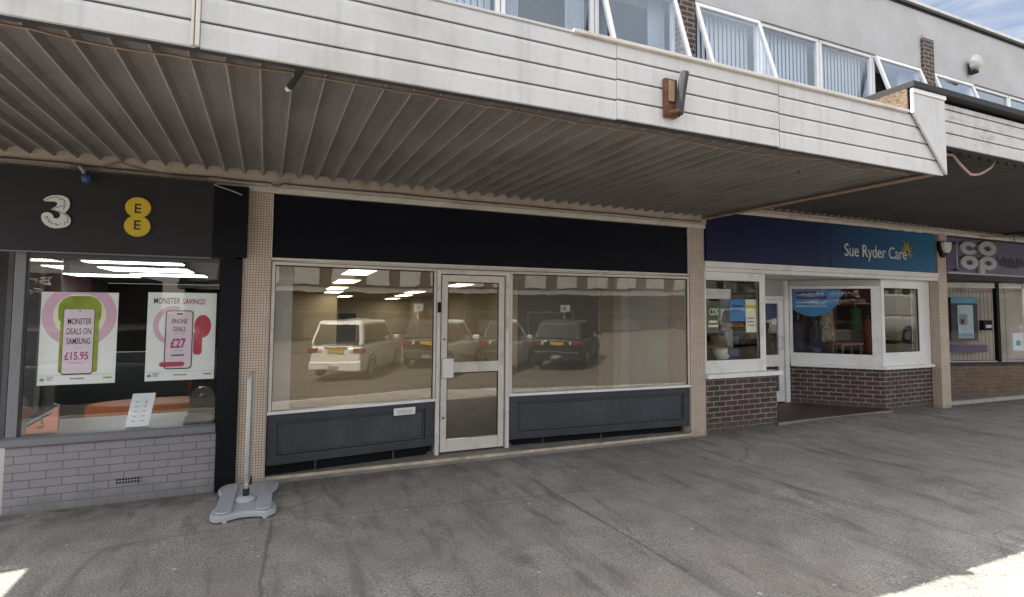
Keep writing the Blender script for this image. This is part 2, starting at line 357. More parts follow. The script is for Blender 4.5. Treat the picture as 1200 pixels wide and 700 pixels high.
# ---------------------------------------------------------------- mesh helpers
class MB:
    """collects boxes, quads, prisms and tubes; build() links them as ONE mesh object"""
    def __init__(s): s.v = []; s.f = []; s.mi = []
    def add(s, vs, fs, mi=0):
        o = len(s.v); s.v += [tuple(p) for p in vs]
        for f in fs: s.f.append(tuple(i + o for i in f)); s.mi.append(mi)
        return s
    def box(s, x0, x1, y0, y1, z0, z1, mi=0, fr=None):
        p = [(x, y, z) for z in (z0, z1) for y in (y0, y1) for x in (x0, x1)]
        if fr: p = [fr(*q) for q in p]
        return s.add(p, [(0, 2, 3, 1), (4, 5, 7, 6), (0, 1, 5, 4), (1, 3, 7, 5), (3, 2, 6, 7), (2, 0, 4, 6)], mi)
    def prism(s, poly, lo, hi, axis='y', mi=0, fr=None):
        """poly: 2D points; extruded from lo to hi along axis"""
        n = len(poly)
        def P(a, b, c): 
            q = {'y': (a, c, b), 'x': (c, a, b), 'z': (a, b, c)}[axis]
            return fr(*q) if fr else q
        vs = [P(a, b, lo) for a, b in poly] + [P(a, b, hi) for a, b in poly]
        fs = [tuple(range(n)), tuple(range(2 * n - 1, n - 1, -1))]
        fs += [(i, i + n, (i + 1) % n + n, (i + 1) % n) for i in range(n)]
        return s.add(vs, fs, mi)
    def tube(s, pts, r, seg=8, mi=0, cap=True):
        pts = [Vector(p) for p in pts]; rs = r if isinstance(r, (list, tuple)) else [r] * len(pts)
        rings = []; up = Vector((0, 0, 1))
        for i, p in enumerate(pts):
            t = (pts[min(i + 1, len(pts) - 1)] - pts[max(i - 1, 0)]).normalized()
            a = t.cross(up)
            if a.length < 1e-3: a = t.cross(Vector((1, 0, 0)))
            a.normalize(); bb = t.cross(a)
            rings.append([p + (a * math.cos(2 * math.pi * k / seg) + bb * math.sin(2 * math.pi * k / seg)) * rs[i] for k in range(seg)])
        vs = [q for rg in rings for q in rg]; fs = []
        for i in range(len(pts) - 1):
            for k in range(seg):
                a = i * seg + k; b2 = i * seg + (k + 1) % seg
                fs.append((a, b2, b2 + seg, a + seg))
        if cap:
            fs.append(tuple(range(seg - 1, -1, -1))); fs.append(tuple(range((len(pts) - 1) * seg, len(pts) * seg)))
        return s.add(vs, fs, mi)
    def lathe(s, prof, c=(0, 0, 0), seg=24, mi=0, axis='z'):
        """prof: list of (radius, height)"""
        vs = []; fs = []
        for r, h in prof:
            for k in range(seg):
                a = 2 * math.pi * k / seg
                q = (r * math.cos(a), r * math.sin(a), h)
                if axis == 'y': q = (q[0], q[2], q[1])
                if axis == 'x': q = (q[2], q[0], q[1])
                vs.append((q[0] + c[0], q[1] + c[1], q[2] + c[2]))
        for i in range(len(prof) - 1):
            for k in range(seg):
                a = i * seg + k; b2 = i * seg + (k + 1) % seg
                fs.append((a, b2, b2 + seg, a + seg))
        fs.append(tuple(range(seg - 1, -1, -1))); fs.append(tuple(range((len(prof) - 1) * seg, len(prof) * seg)))
        return s.add(vs, fs, mi)
    def build(s, name, mats, parent=None, bev=0.0, smooth=False, seg=2):
        if isinstance(mats, str): mats = [mats]
        me = bpy.data.meshes.new(name)
        off = Vector((0, 0, 0))
        if parent is not None:
            q = parent
            while q is not None: off += q.location; q = q.parent
        me.from_pydata([tuple(Vector(p) - off) for p in s.v] if not getattr(s, 'local', False) else s.v, [], s.f)
        for m_ in mats: me.materials.append(MATS[m_])
        for p, i in zip(me.polygons, s.mi): p.material_index = i
        bm = bmesh.new(); bm.from_mesh(me); bmesh.ops.recalc_face_normals(bm, faces=bm.faces); bm.to_mesh(me); bm.free()
        uv = me.uv_layers.new(name='UVMap')
        for p in me.polygons:
            n = p.normal
            if abs(n.z) < .7:
                t = Vector((-n.y, n.x, 0)).normalized()
                if t.x < -1e-4 or (abs(t.x) <= 1e-4 and t.y < 0): t = -t
            for li in p.loop_indices:
                co = me.vertices[me.loops[li].vertex_index].co + (off if not getattr(s, 'local', False) else Vector())
                uv.data[li].uv = (co.x, co.y) if abs(n.z) >= .7 else (co.dot(t), co.z)
        if smooth:
            for p in me.polygons: p.use_smooth = True
        o = bpy.data.objects.new(name, me); COL.objects.link(o)
        if parent is not None: o.parent = parent
        if bev:
            md = o.modifiers.new('edge', 'BEVEL'); md.width = bev; md.segments = seg; md.limit_method = 'ANGLE'; md.angle_limit = R(40)
        return o
def tag(o, label=None, cat=None, group=None, kind=None):
    if label: o['label'] = label
    if cat: o['category'] = cat
    if group: o['group'] = group
    if kind: o['kind'] = kind
    return o
def thing(name, label, cat, loc=(0, 0, 0), group=None):
    o = bpy.data.objects.new(name, None); COL.objects.link(o); o.location = loc
    o.empty_display_size = .1
    return tag(o, label, cat, group)
def wallframe(ax, ay, bx, by):
    """local frame on a wall from A to B: s along it, d outwards to the street, z up"""
    L = math.hypot(bx - ax, by - ay); tx, ty = (bx - ax) / L, (by - ay) / L
    f = lambda s_, d, z: (ax + tx * s_ + ty * d, ay + ty * s_ - tx * d, z)
    f.L = L
    return f
def text(name, body, mat, parent, x0, x1, z0, z1, y, depth=.004, bold=0.0, fr=None, lines=None, flip=False, keep=False):
    """lettering standing on a wall plane, fitted into the given box, facing the street"""
    cu = bpy.data.curves.new(name, 'FONT'); cu.body = body; cu.size = 1; cu.extrude = 0.0; cu.offset = bold; cu.resolution_u = 3
    cu.align_x = 'CENTER'
    if lines: cu.space_line = lines
    tmp = bpy.data.objects.new(name, cu); COL.objects.link(tmp)
    dg = bpy.context.evaluated_depsgraph_get()
    me = bpy.data.meshes.new_from_object(tmp.evaluated_get(dg))
    bpy.data.objects.remove(tmp)
    xs = [v.co.x for v in me.vertices]; ys = [v.co.y for v in me.vertices]
    a0, a1, b0, b1 = min(xs), max(xs), min(ys), max(ys)
    off = Vector()
    q = parent
    while q is not None: off += q.location; q = q.parent
    bm = bmesh.new(); bm.from_mesh(me)
    r = bmesh.ops.extrude_face_region(bm, geom=bm.faces[:])
    for e in r['geom']:
        if isinstance(e, bmesh.types.BMVert): e.co.z += 1.0
    for v in bm.verts:
        u = x0 + (v.co.x - a0) / (a1 - a0) * (x1 - x0); w_ = z0 + (v.co.y - b0) / (b1 - b0) * (z1 - z0)
        d = v.co.z * depth
        if fr: v.co = Vector(fr(u, y + d, w_)) - off
        elif flip: v.co = Vector((x0 + x1 - u, y + d, w_)) - off
        else: v.co = Vector((u, y - d, w_)) - off
    bmesh.ops.recalc_face_normals(bm, faces=bm.faces)
    bm.to_mesh(me); bm.free(); me.materials.clear(); me.materials.append(MATS[mat])
    o = bpy.data.objects.new(name, me); COL.objects.link(o)
    if parent is not None: o.parent = parent
    return o
def ell(cx, cz, rx, rz, n=40, a0=0, a1=360):
    return [(cx + rx * math.cos(R(a0 + (a1 - a0) * k / n)), cz + rz * math.sin(R(a0 + (a1 - a0) * k / n))) for k in range(n + (0 if a1 - a0 == 360 else 1))]
def rrect(x0, x1, z0, z1, r, n=6):
    out = []
    for cx, cz, a in ((x1 - r, z1 - r, 0), (x0 + r, z1 - r, 90), (x0 + r, z0 + r, 180), (x1 - r, z0 + r, 270)):
        out += [(cx + r * math.cos(R(a + 90 * k / n)), cz + r * math.sin(R(a + 90 * k / n))) for k in range(n + 1)]
    return out
def ring(mb, cx, cz, rx, rz, w, y0, y1, a0=0, a1=360, n=40, mi=0, wz=None):
    """flat annulus sector standing on the wall plane"""
    full = a1 - a0 == 360
    m_ = n if full else n + 1
    vs = []
    for y in (y0, y1):
        for q in range(2):
            for k in range(m_):
                a = R(a0 + (a1 - a0) * k / n)
                vs.append((cx + (rx - q * w) * math.cos(a), y, cz + (rz - q * (w if wz is None else wz)) * math.sin(a)))
    fs = []
    A, B, C_, D = 0, m_, 2 * m_, 3 * m_
    for k in range(n):
        i, j = k, (k + 1) % m_
        fs += [(A + i, A + j, B + j, B + i), (C_ + i, D + i, D + j, C_ + j), (A + i, C_ + i, C_ + j, A + j), (B + i, B + j, D + j, D + i)]
    if not full:
        for k in (0, n): fs.append((A + k, B + k, D + k, C_ + k))
    mb.add(vs, fs, mi)

# ---------------------------------------------------------------- ground
def smooth(a, b, x):
    t = max(0, min(1, (x - a) / (b - a))); return t * t * (3 - 2 * t)
def pave_z(x, y):
    z = -.016 * max(0, -y - 3.2)
    z += .06 * math.exp(-((x - 8.1) / 1.5) ** 2) * math.exp(-((y - .1) / .45) ** 2)
    z += .004 * math.sin(x * 1.7 + y) * math.sin(y * 2.1 + .6) * (1 if y < -.4 else 0)
    return z
def road_z(x, y):
    s = smooth(-6.2, -12, y)
    z = -.13 - .62 * s + .045 * (max(-11, min(24, x)) - 4.5) * s
    return z
def grid(name, xs, ys, fz, mat):
    mb = MB(); nx = len(xs)
    vs = [(x, y, fz(x, y)) for y in ys for x in xs]
    fs = [(j * nx + i, j * nx + i + 1, (j + 1) * nx + i + 1, (j + 1) * nx + i) for j in range(len(ys) - 1) for i in range(nx - 1)]
    mb.add(vs, fs); o = mb.build(name, mat, smooth=True); return tag(o, kind='structure')
fr_ = lambda a, b, n: [a + (b - a) * k / n for k in range(n + 1)]
grid('pavement', fr_(-30, -6, 8)[:-1] + fr_(-6, 16, 110)[:-1] + fr_(16, 60, 10), [-4.7, -4.4] + fr_(-4, .6, 46)[:-1] + [.6, 1.6], pave_z, 'pavement_asphalt')
grid('road', fr_(-150, -14, 8)[:-1] + fr_(-14, 30, 44)[:-1] + fr_(30, 200, 8), [-200, -90, -50] + fr_(-36, -4.71, 44), road_z, 'road_asphalt')
mb = MB()
mb.add([(x, y, z) for x in (-30, 60) for y, z in ((-4.83, -.16), (-4.83, -.030), (-4.702, -.022), (-4.702, -.16))], [(0, 1, 2, 3), (4, 7, 6, 5), (0, 4, 5, 1), (1, 5, 6, 2), (2, 6, 7, 3)])
tag(mb.build('kerb', 'kerb_concrete', bev=.01), kind='structure')
tag(MB().box(-8, 60, 1.6, 30, -.3, -.02).build('ground_slab', 'concrete_step'), kind='structure')

# ---------------------------------------------------------------- upper storey of the terrace
YW = .15                                          # face of the upper wall
tb = thing('terrace_building', 'grey rendered upper storey with white windows above the row of shops', 'building', (2, 6, 3))
XL, XR = -5.05, 34.0  # unseen left end, placed to let sun onto the left pavement corner
mb = MB()
mb.box(XL, XR, YW, 10, 6.075, 7.16)
mb.box(XL, XR, YW, 10, 3.05, 4.43); mb.box(XL, -3.43, YW, 10, -.1, 3.049)
mb.box(XL, XR, .62, 10, 4.43, 6.075, 1)
mb.build('wall', ['grey_render', 'dark_interior'], tb)
mb = MB(); mb.box(XL - .05, XR, YW - .05, 10, 7.163, 7.20); mb.box(XL - .05, XR, YW - .012, YW + .2, 7.135, 7.16)
mb.build('roof_edge', 'dark_trim', tb, bev=.006)
mb = MB(); mb.box(XL - .05, XR, YW - .06, 10, 7.204, 7.26); mb.build('roof_coping', 'bright_metal_trim', tb, bev=.006)
mb = MB(); mb.box(XL, XR, YW - .03, YW + .4, 4.40, 4.435); mb.build('window_sill', 'white_upvc', tb, bev=.004)
pier_x = [(-.19 - .27, -.19), (5.13, 5.41), (10.72, 11.03), (16.33, 16.63), (21.93, 22.23)]
for a, c in pier_x:
    mb = MB(); mb.box(a, c, YW - .05, YW + .15, 3.3, 6.62); mb.build('brick_pier', 'pier_brick', tb)
    pc = MB(); pc.box(a - .005, c + .005, YW - .055, YW - .001, 6.622, 6.68); pc.build('pier_cap', 'grey_render', tb)

def upper_window(x0, x1, opened, blind, right_gap=.03):
    z0, z1 = 4.44, 6.07
    w = .055; yo = YW + .03
    fr = MB()
    fr.box(x0, x1, yo, yo + .06, z1 - w, z1); fr.box(x0, x1, yo, yo + .06, z0, z0 + w)
    fr.box(x0, x0 + w, yo, yo + .06, z0 + w, z1 - w); fr.box(x1 - w, x1, yo, yo + .06, z0 + w, z1 - w)
    f = fr.build('window', 'white_upvc', tb, bev=.006)
    a = R(17) if opened else 0
    hz = z1 - .03; hy = yo - .004
    def rot(x, y, z):
        dy, dz = y - hy, z - hz
        return (x, hy + dy * math.cos(a) + dz * math.sin(a), hz + dz * math.cos(a) - dy * math.sin(a))
    if opened:
        s = MB(); sw = .065; b0, b1 = x0 + .02, x1 - .02; zb = z0 + .03; zt = hz
        s.box(b0, b1, yo - .05, yo - .004, zt - sw, zt, fr=rot); s.box(b0, b1, yo - .05, yo - .004, zb, zb + sw, fr=rot)
        s.box(b0, b0 + sw, yo - .05, yo - .004, zb + sw, zt - sw, fr=rot); s.box(b1 - sw, b1, yo - .05, yo - .004, zb + sw, zt - sw, fr=rot)
        s.build('sash', 'white_upvc', f, bev=.006)
        g = MB().box(b0 + sw, b1 - sw, yo - .03, yo - .024, zb + sw, zt - sw, fr=rot); g.build('pane', 'upper_glass', f)
    else:
        g = MB().box(x0 + w, x1 - w, yo + .028, yo + .034, z0 + w, z1 - w); g.build('pane', 'upper_glass', f)
    if blind == 'slats':
        bl = MB(); n = int((x1 - x0) / .092)
        for k in range(n):
            cx = x0 + .06 + (x1 - x0 - .12) * (k + .5) / n
            q = .040; dy = -.010
            bl.add([(cx - q, YW + .19 + dy, z0 + .02), (cx + q, YW + .19 - dy, z0 + .02), (cx + q, YW + .19 - dy, z1 - .04), (cx - q, YW + .19 + dy, z1 - .04),
                    (cx - q, YW + .192 + dy, z0 + .02), (cx + q, YW + .192 - dy, z0 + .02), (cx + q, YW + .192 - dy, z1 - .04), (cx - q, YW + .192 + dy, z1 - .04)],
                   [(0, 1, 2, 3), (7, 6, 5, 4), (0, 4, 5, 1), (1, 5, 6, 2), (2, 6, 7, 3), (3, 7, 4, 0)])
        bl.build('vertical_blind', 'blind_fabric', f)
    elif blind == 'curtain':
        for a0, a1 in ((x0 + .05, x0 + .30), (x1 - .34, x1 - .05)):
            cu = MB(); n = 24
            pts = [(a0 + (a1 - a0) * k / n, YW + .21 + .018 * math.sin(k * 1.55)) for k in range(n + 1)]
            cu.add([(x, y, z) for z in (z0 + .02, z1 - .04) for x, y in pts] + [(x, y + .006, z) for z in (z0 + .02, z1 - .04) for x, y in pts],
                   [(k, k + 1, n + 2 + k, n + 1 + k) for k in range(n)] + [(2 * n + 2 + k, 3 * n + 3 + k, 3 * n + 4 + k, 2 * n + 3 + k) for k in range(n)])
            cu.build('curtain', 'curtain_grey', f, smooth=True)
    return f
for bi, (xa, xb) in enumerate(((-5.0, -.46), (-.19, 5.13), (5.41, 10.72), (11.03, 16.33), (16.63, 21.93), (22.23, 27.5))):
    st = (xb - xa) / 4
    for k in range(4):
        kind = {1: ['slats', 'slats', 'curtain', 'curtain'], 2: ['slats', 'slats', 'slats', 'curtain']}.get(bi, ['none', 'none', 'none', 'none'])[k]
        upper_window(xa + st * k + .008, xa + st * (k + 1) - .008, k in (0, 3), kind)

wl = thing('wall_lamp', 'round cream floodlight with a black base high on the grey wall', 'lamp', (12.2, YW, 6.36))
mb = MB(); mb.lathe([(.03, 0), (.115, -.015), (.145, -.05), (.145, -.09), (.12, -.13), (.06, -.155), (.015, -.158)], (12.2, YW - .05, 6.41), 8, axis='y'); mb.build('lamp_dome', 'cream_trim', wl, bev=.01)
mb = MB(); mb.box(12.14, 12.25, YW - .16, YW - .02, 6.20, 6.27); mb.box(12.18, 12.22, YW - .05, YW, 6.28, 6.45); mb.build('lamp_base', 'black_rubber', wl, bev=.015)

# ---------------------------------------------------------------- canopies
def corrugated(x0, x1, y0, y1, zlow, pitch=.16, h=.052):
    prof = [(0, 0), (.055, 0), (.20, .8), (.34, .95), (.53, 1.0), (.72, .95), (.86, .8)]
    pts = []; x = x0
    while x < x1:
        for a, c in prof:
            if x + a * pitch <= x1: pts.append((x + a * pitch, zlow + c * h))
        x += pitch
    mb = MB(); n = len(pts); ridge = []
    vs = [(a, y0, c) for a, c in pts] + [(a, y1, c + .004) for a, c in pts] + [(a, y0, c + .006) for a, c in pts] + [(a, y1, c + .010) for a, c in pts]
    fs = []
    for i in range(n - 1):
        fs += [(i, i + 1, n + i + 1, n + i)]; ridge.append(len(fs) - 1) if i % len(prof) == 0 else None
        fs += [(2 * n + i + 1, 2 * n + i, 3 * n + i, 3 * n + i + 1), (i, 2 * n + i, 2 * n + i + 1, i + 1), (n + i, n + i + 1, 3 * n + i + 1, 3 * n + i)]
    mb.add(vs, fs)
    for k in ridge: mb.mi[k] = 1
    return mb

XC = -2.95  # unseen left end of the canopy, placed to shape the sun patch
cn = thing('shop_canopy', 'long white boarded canopy with dark corrugated underside over the empty shop', 'canopy', (1, -1.5, 3.1))
corrugated(XC, 5.42, -2.80, .005, 2.930).build('soffit', ['soffit_paint', 'pale_ridge_paint'], cn)
MB().box(XC, 5.42, -2.86, .1, 3.05, 3.36).build('roof_deck', 'roof_felt', cn)
YF = -2.92
joints = [2.883, 3.012, 3.143, 3.276]
segs = [(XC, -.335, 0.0), (-.315, 1.98, 0.0), (1.983, 3.41, .007), (3.416, 5.428, 0.0)]
for i in range(4):
    za = joints[i]; zb = joints[i + 1] if i < 3 else 3.375
    for a, c, dz in segs:
        if i == 3 and c < 2: dd = .0
        else: dd = dz
        mb = MB()
        # shiplap board: chamfered top edge that catches the sky, dark gap under the next board
        top = zb + dd - (.009 if i < 3 else .002)
        pr = [(YF, za + dd), (YF, top - .022), (YF + .006, top), (YF + .021, top), (YF + .021, za + dd)]
        mb.prism(pr, a, c, 'x')
        mb.build('fascia_board', 'white_paint_boards', cn, bev=.0015)
MB().box(XC, 5.42, YF + .022, YF + .06, 2.90, 3.36).build('backing_board', 'dark_trim', cn)
mb = MB(); mb.box(XC, 1.66, YF - .006, YF + .04, 3.374, 3.388); mb.build('top_lip', 'white_paint_boards', cn, bev=.002)
mb = MB(); mb.box(1.66, 4.95, YF - .022, YF + .06, 3.374, 3.395); mb.build('top_lip', 'cream_trim', cn, bev=.002)
mb = MB(); mb.box(-.334, -.316, YF - .026, YF, 2.88, 3.38); mb.box(-.352, -.339, YF - .018, YF, 2.88, 3.38); mb.build('joint_strip', 'cream_trim', cn, bev=.004)
mb = MB(); mb.box(XC, 5.40, YF + .03, YF + .12, 2.905, 2.925); mb.build('edge_batten', 'dark_wood_end', cn)
mb = MB(); mb.box(5.421, 5.437, -2.85, -.02, 2.895, 2.965); mb.box(5.35, 5.421, -2.85, -.02, 2.897, 2.912); mb.build('edge_flashing', 'brown_cable', cn, bev=.003)
# vertical boarded end panel that masks the step between the canopies
ep = MB(); ep.prism([(4.985, 3.36), (5.43, 2.884), (5.43, 3.545), (4.985, 3.545)], YF - .03, YF - .012, 'y'); ep.build('end_panel', 'vertical_white_boards', cn, bev=.002)

c2 = thing('shop_canopy', 'higher weathered white canopy with black felt edge over the right hand shops', 'canopy', (12, -1.5, 3.3))
corrugated(5.45, XR, -2.80, .005, 3.135).build('soffit', ['soffit_paint_dark', 'ridge_paint_dark'], c2)
MB().box(5.44, XR, -2.85, .1, 3.26, 3.55).build('roof_deck', 'roof_felt', c2)
j2 = [3.165, 3.285, 3.393, 3.500]
for i in range(4):
    za = j2[i]; zb = j2[i + 1] if i < 3 else 3.556
    mb = MB(); mb.prism([(YF, za), (YF, zb - .022), (YF + .008, zb - .008), (YF + .02, zb - .008), (YF + .02, za)], 5.445, XR, 'x')
    mb.build('fascia_board', 'weathered_white_boards', c2, bev=.0015)
MB().box(5.44, XR, YF + .022, YF + .06, 3.18, 3.55).build('backing_board', 'dark_trim', c2)
mb = MB(); mb.box(4.955, XR, YF - .055, -.0, 3.588, 3.645); mb.build('felt_edge', 'roof_felt', c2, bev=.006)
mb = MB(); mb.box(4.965, 5.44, YF - .04, YF - .013, 3.549, 3.586); mb.box(4.965, 4.985, YF - .035, YF - .013, 3.37, 3.547); mb.build('white_trim', 'white_upvc', c2, bev=.003)
mb = MB(); mb.box(4.946, 4.962, YF + .0, -.05, 3.397, 3.586); mb.build('side_board', 'chipboard', c2)
mb = MB(); mb.box(5.44, XR, YF + .03, YF + .12, 3.175, 3.195); mb.build('edge_batten', 'dark_wood_end', c2)
mb = MB(); mb.box(12.6, 12.66, -2.7, -.1, 3.105, 3.133); mb.build('soffit_joint', 'dark_trim', c2)

# cream beam behind the soffits
for (xa, xb, z0, z1) in ((XC, 5.437, 2.782, 2.99), (5.441, XR, 3.03, 3.20)):
    bmx = thing('wall_beam', 'cream painted beam under the low canopy above the phone shop and empty shop' if xa < 0 else 'cream painted beam under the higher canopy above the right hand shops', 'beam', ((xa + xb) / 2, .05, z0))
    mb = MB(); mb.box(xa, xb, -.035, .10, z0 + .055, z1); mb.build('beam_board', 'cream_paint', bmx, bev=.004)
    mb = MB(); mb.box(xa, xb, -.02, .10, z0, z0 + .053); mb.build('lower_trim', 'cream_trim', bmx, bev=.004)
mb = MB(); mb.box(XC, XR, .102, .148, 2.78, 3.4); tag(mb.build('backing_wall', 'dark_interior'), kind='structure')

def cable(name, pts, r, mat, label, sag=0.0, rad=6):
    P = []
    for i in range(len(pts) - 1):
        a, c = Vector(pts[i]), Vector(pts[i + 1])
        for k in range(rad):
            t = k / rad
            q = a.lerp(c, t); q.z -= sag * 4 * t * (1 - t); P.append(q)
    P.append(Vector(pts[-1]))
    mb = MB(); mb.tube(P, r, 6, 0)
    return tag(mb.build(name, mat, smooth=True), label, 'cable')
cable('cable', [(-1.35, -2.72, 2.925), (-1.0, -2.71, 2.922), (-.73, -2.70, 2.905), (-.46, -2.70, 2.912), (-.2, -2.70, 2.916), (.08, -2.7, 2.925), (.52, -2.7, 2.922), (.81, -2.7, 2.924), (1.36, -2.7, 2.918), (1.98, -2.7, 2.91), (2.44, -2.7, 2.92), (3.19, -2.7, 2.89), (3.9, -2.7, 2.92), (4.1, -2.75, 2.92), (4.55, -2.7, 2.896), (4.8, -2.76, 2.92), (5.25, -2.74, 2.91)], .0065, 'brown_cable', 'thin brown cable clipped along the front underside of the long canopy', .004)
cable('cable', [(XC, -.05, 2.888), (-1.6, -.052, 2.884), (-1.1, -.05, 2.870), (-.5, -.05, 2.876), (.0, -.052, 2.868), (.06, -.05, 2.845), (.12, -.052, 2.872), (1.2, -.05, 2.876), (2.6, -.05, 2.868), (4.0, -.05, 2.872), (5.35, -.05, 2.866)], .006, 'dark_cable', 'dark cable tacked along the cream beam above the empty shop', .006)
cable('cable', [(-1.55, -.05, 2.855), (-1.35, -.058, 2.862), (-1.2, -.05, 2.93), (-1.1, -.05, 2.90), (-.8, -.05, 2.855), (-.52, -.05, 2.855)], .006, 'brown_cable', 'short brown cable looping over the cream beam beside the grey shop sign', .004)
cable('cable', [(5.6, -.05, 3.135), (8.0, -.05, 3.13), (10.4, -.05, 3.125), (10.6, -.05, 3.14), (14, -.05, 3.12)], .006, 'dark_cable', 'dark cable along the cream beam above the charity shop sign', .006)
cable('cable', [(5.45, -2.75, 3.15), (5.72, -2.79, 3.152), (5.82, -2.8, 3.145), (5.95, -2.8, 3.06), (6.10, -2.8, 2.99), (6.25, -2.8, 3.01), (6.45, -2.8, 3.10), (6.53, -2.8, 3.19)], .012, 'pink_cable', 'dusty pink cable hanging in a loop below the higher canopy', .004)
cable('cable', [(-.47, -.106, 2.80), (-.42, -.13, 2.775), (-.3, -.135, 2.74), (-.235, -.13, 2.715)], .005, 'silver_plastic', 'thin loose grey wire hanging across the black box beside the grey sign', .0)
cable('cable', [(11.9, -.06, 3.06), (12.3, -.1, 3.075), (13.0, -.1, 3.10), (13.02, -.1, 3.03)], .006, 'dark_cable', 'dark wire strung in front of the cream beam above the purple sign', .01)

# rusty bracket on the fascia, broken stub under it
br = thing('sign_bracket', 'rusty broken steel bracket holding a grey timber stub on the white fascia', 'bracket', (2.41, YF, 3.08))
mb = MB(); mb.box(2.340, 2.440, YF - .030, YF - .001, 2.948, 3.205); mb.build('back_plate', 'rusty_steel', br, bev=.003)
mb = MB(); mb.box(2.362, 2.410, YF - .040, YF - .031, 3.05, 3.19); mb.build('wood_packer', 'bare_wood', br, bev=.003)
mb = MB(); mb.tube([(2.425, YF - .06, 2.965), (2.440, YF - .065, 3.09), (2.462, YF - .075, 3.245)], .030, 8); mb.build('timber_stub', 'dark_wood_end', br)
mb = MB(); mb.tube([(2.36, YF - .04, 2.97), (2.42, YF - .075, 2.985)], .014, 8); mb.box(2.345, 2.45, YF - .045, YF - .031, 2.955, 2.99); mb.build('bolt', 'rusty_steel', br)
fx = thing('pipe_fitting', 'broken black pipe fitting poking down near the left end of the canopy', 'bracket', (.13, -2.7, 2.9))
mb = MB(); mb.tube([(.14, -2.78, 2.93), (.11, -2.70, 2.90), (.08, -2.62, 2.875)], [.012, .014, .018], 8); mb.build('pipe', 'black_rubber', fx)
mb = MB(); mb.tube([(.08, -2.62, 2.875), (.07, -2.595, 2.868)], .015, 8); mb.build('pipe_end', 'white_plastic', fx)

# ---------------------------------------------------------------- tiled pillars
for xa, xb, lab in ((-3.42, -3.17, 'cream mosaic tiled pillar at the far left end of the canopy'), (-.215, .033, 'cream mosaic tiled pillar left of the empty shop, behind the aluminium post'), (5.171, 5.426, 'cream mosaic tiled pillar between the empty shop and the blue charity shop'), (10.722, 10.978, 'cream mosaic tiled pillar carrying the white alarm box'), (16.33, 16.59, 'cream mosaic tiled pillar beyond the purple shop')):
    mb = MB(); mb.box(xa, xb, 0, .45, -.05, 2.78 if xa < 5.3 else 3.03)
    tag(mb.build('tiled_pillar', 'mosaic_tile', bev=.003), lab, 'pillar')
mb = MB(); mb.box(10.73, 10.97, -.03, .0, 2.90, 3.03); mb.build('pillar_head', 'cream_paint', bev=.004)
tag(bpy.data.objects['pillar_head'], 'cream block at the head of the pillar with the alarm box', 'beam')

# ---------------------------------------------------------------- empty shop in the middle
vs = thing('empty_shop', 'empty shop with glass door, dark blue panels and white framed windows', 'shop', (2.6, .1, 0))
W1 = wallframe(.038, .045, 1.735, .215); WD = wallframe(1.737, .22, 2.625, .22); W2 = wallframe(2.627, .215, 5.168, .04)
ZS = .655; ZH = 2.118
def front_window(F, a, c, pane='shop_glass'):
    mb = MB(); t = .032
    mb.box(a, a + t, -.03, .03, ZS + .032, ZH, fr=F); mb.box(c - t * .8, c, -.03, .03, ZS + .032, ZH, fr=F)
    mb.box(a + t, c - t * .8, -.03, .03, ZH - .028, ZH, fr=F)
    f = mb.build('window', 'cream_trim', vs, bev=.003)
    g = MB(); g.box(a + t, c - t * .8, -.004, .002, ZS + .034, ZH - .03, fr=F); g.build('pane', pane, f)
    s = MB(); s.box(a - .005, c + .002, -.03, .045, ZS, ZS + .030, fr=F); s.build('sill', 'white_upvc', f, bev=.003)
    bd = MB(); bd.box(a + t, a + t + .007, .003, .014, ZS + .033, ZH - .03, fr=F); bd.box(c - t * .8 - .007, c - t * .8, .003, .014, ZS + .033, ZH - .03, fr=F)
    bd.box(a + t + .008, c - t * .8 - .008, .003, .012, ZH - .04, ZH - .03, fr=F); bd.build('glazing_bead', 'black_rubber', f)
    return f
front_window(W1, .0, W1.L - .008); front_window(W2, .0, W2.L, 'dusty_shop_glass')
def riser(F, a, c, z0, z1, wl_, wr, wt, wb):
    mb = MB()
    mb.box(a, c, -.03, .012, z1 - wt, z1, fr=F); mb.box(a, c, -.03, .012, z0, z0 + wb, fr=F)
    mb.box(a, a + wl_, -.03, .012, z0 + wb, z1 - wt, fr=F); mb.box(c - wr, c, -.03, .012, z0 + wb, z1 - wt, fr=F)
    p = mb.build('lower_panel', 'blue_grey_frame', vs, bev=.004)
    q = MB(); x0, x1, y0, y1 = a + wl_, c - wr, z0 + wb, z1 - wt
    q.box(x0 + .001, x1 - .001, -.03, -.012, y0 + .001, y1 - .001, fr=F); q.build('inset_board', 'blue_grey_panel', p)
    k = MB(); b = .028
    for (u0, u1, v0, v1) in ((x0, x1, y1 - b, y1), (x0, x1, y0, y0 + b), (x0, x0 + b, y0 + b, y1 - b), (x1 - b, x1, y0 + b, y1 - b)):
        k.box(u0 + .002, u1 - .002, -.0118, .004, v0 + .002, v1 - .002, fr=F)
    k.build('moulding', 'blue_grey_frame', p, bev=.009, seg=3)
    return p
p1 = riser(W1, .005, W1.L - .012, .172, ZS - .003, .085, .10, .075, .085)
p2 = riser(W2, .004, W2.L - .004, .150, ZS - .003, .115, .085, .075, .085)
lp = MB(); lp.box(1.235, 1.475, .013, .026, .535, .612, fr=W1); o = lp.build('letter_plate', 'white_upvc', p1, bev=.006)
lp = MB(); lp.box(1.268, 1.442, .0265, .031, .553, .594, fr=W1); lp.build('flap', 'bright_metal_trim', p1, bev=.004)
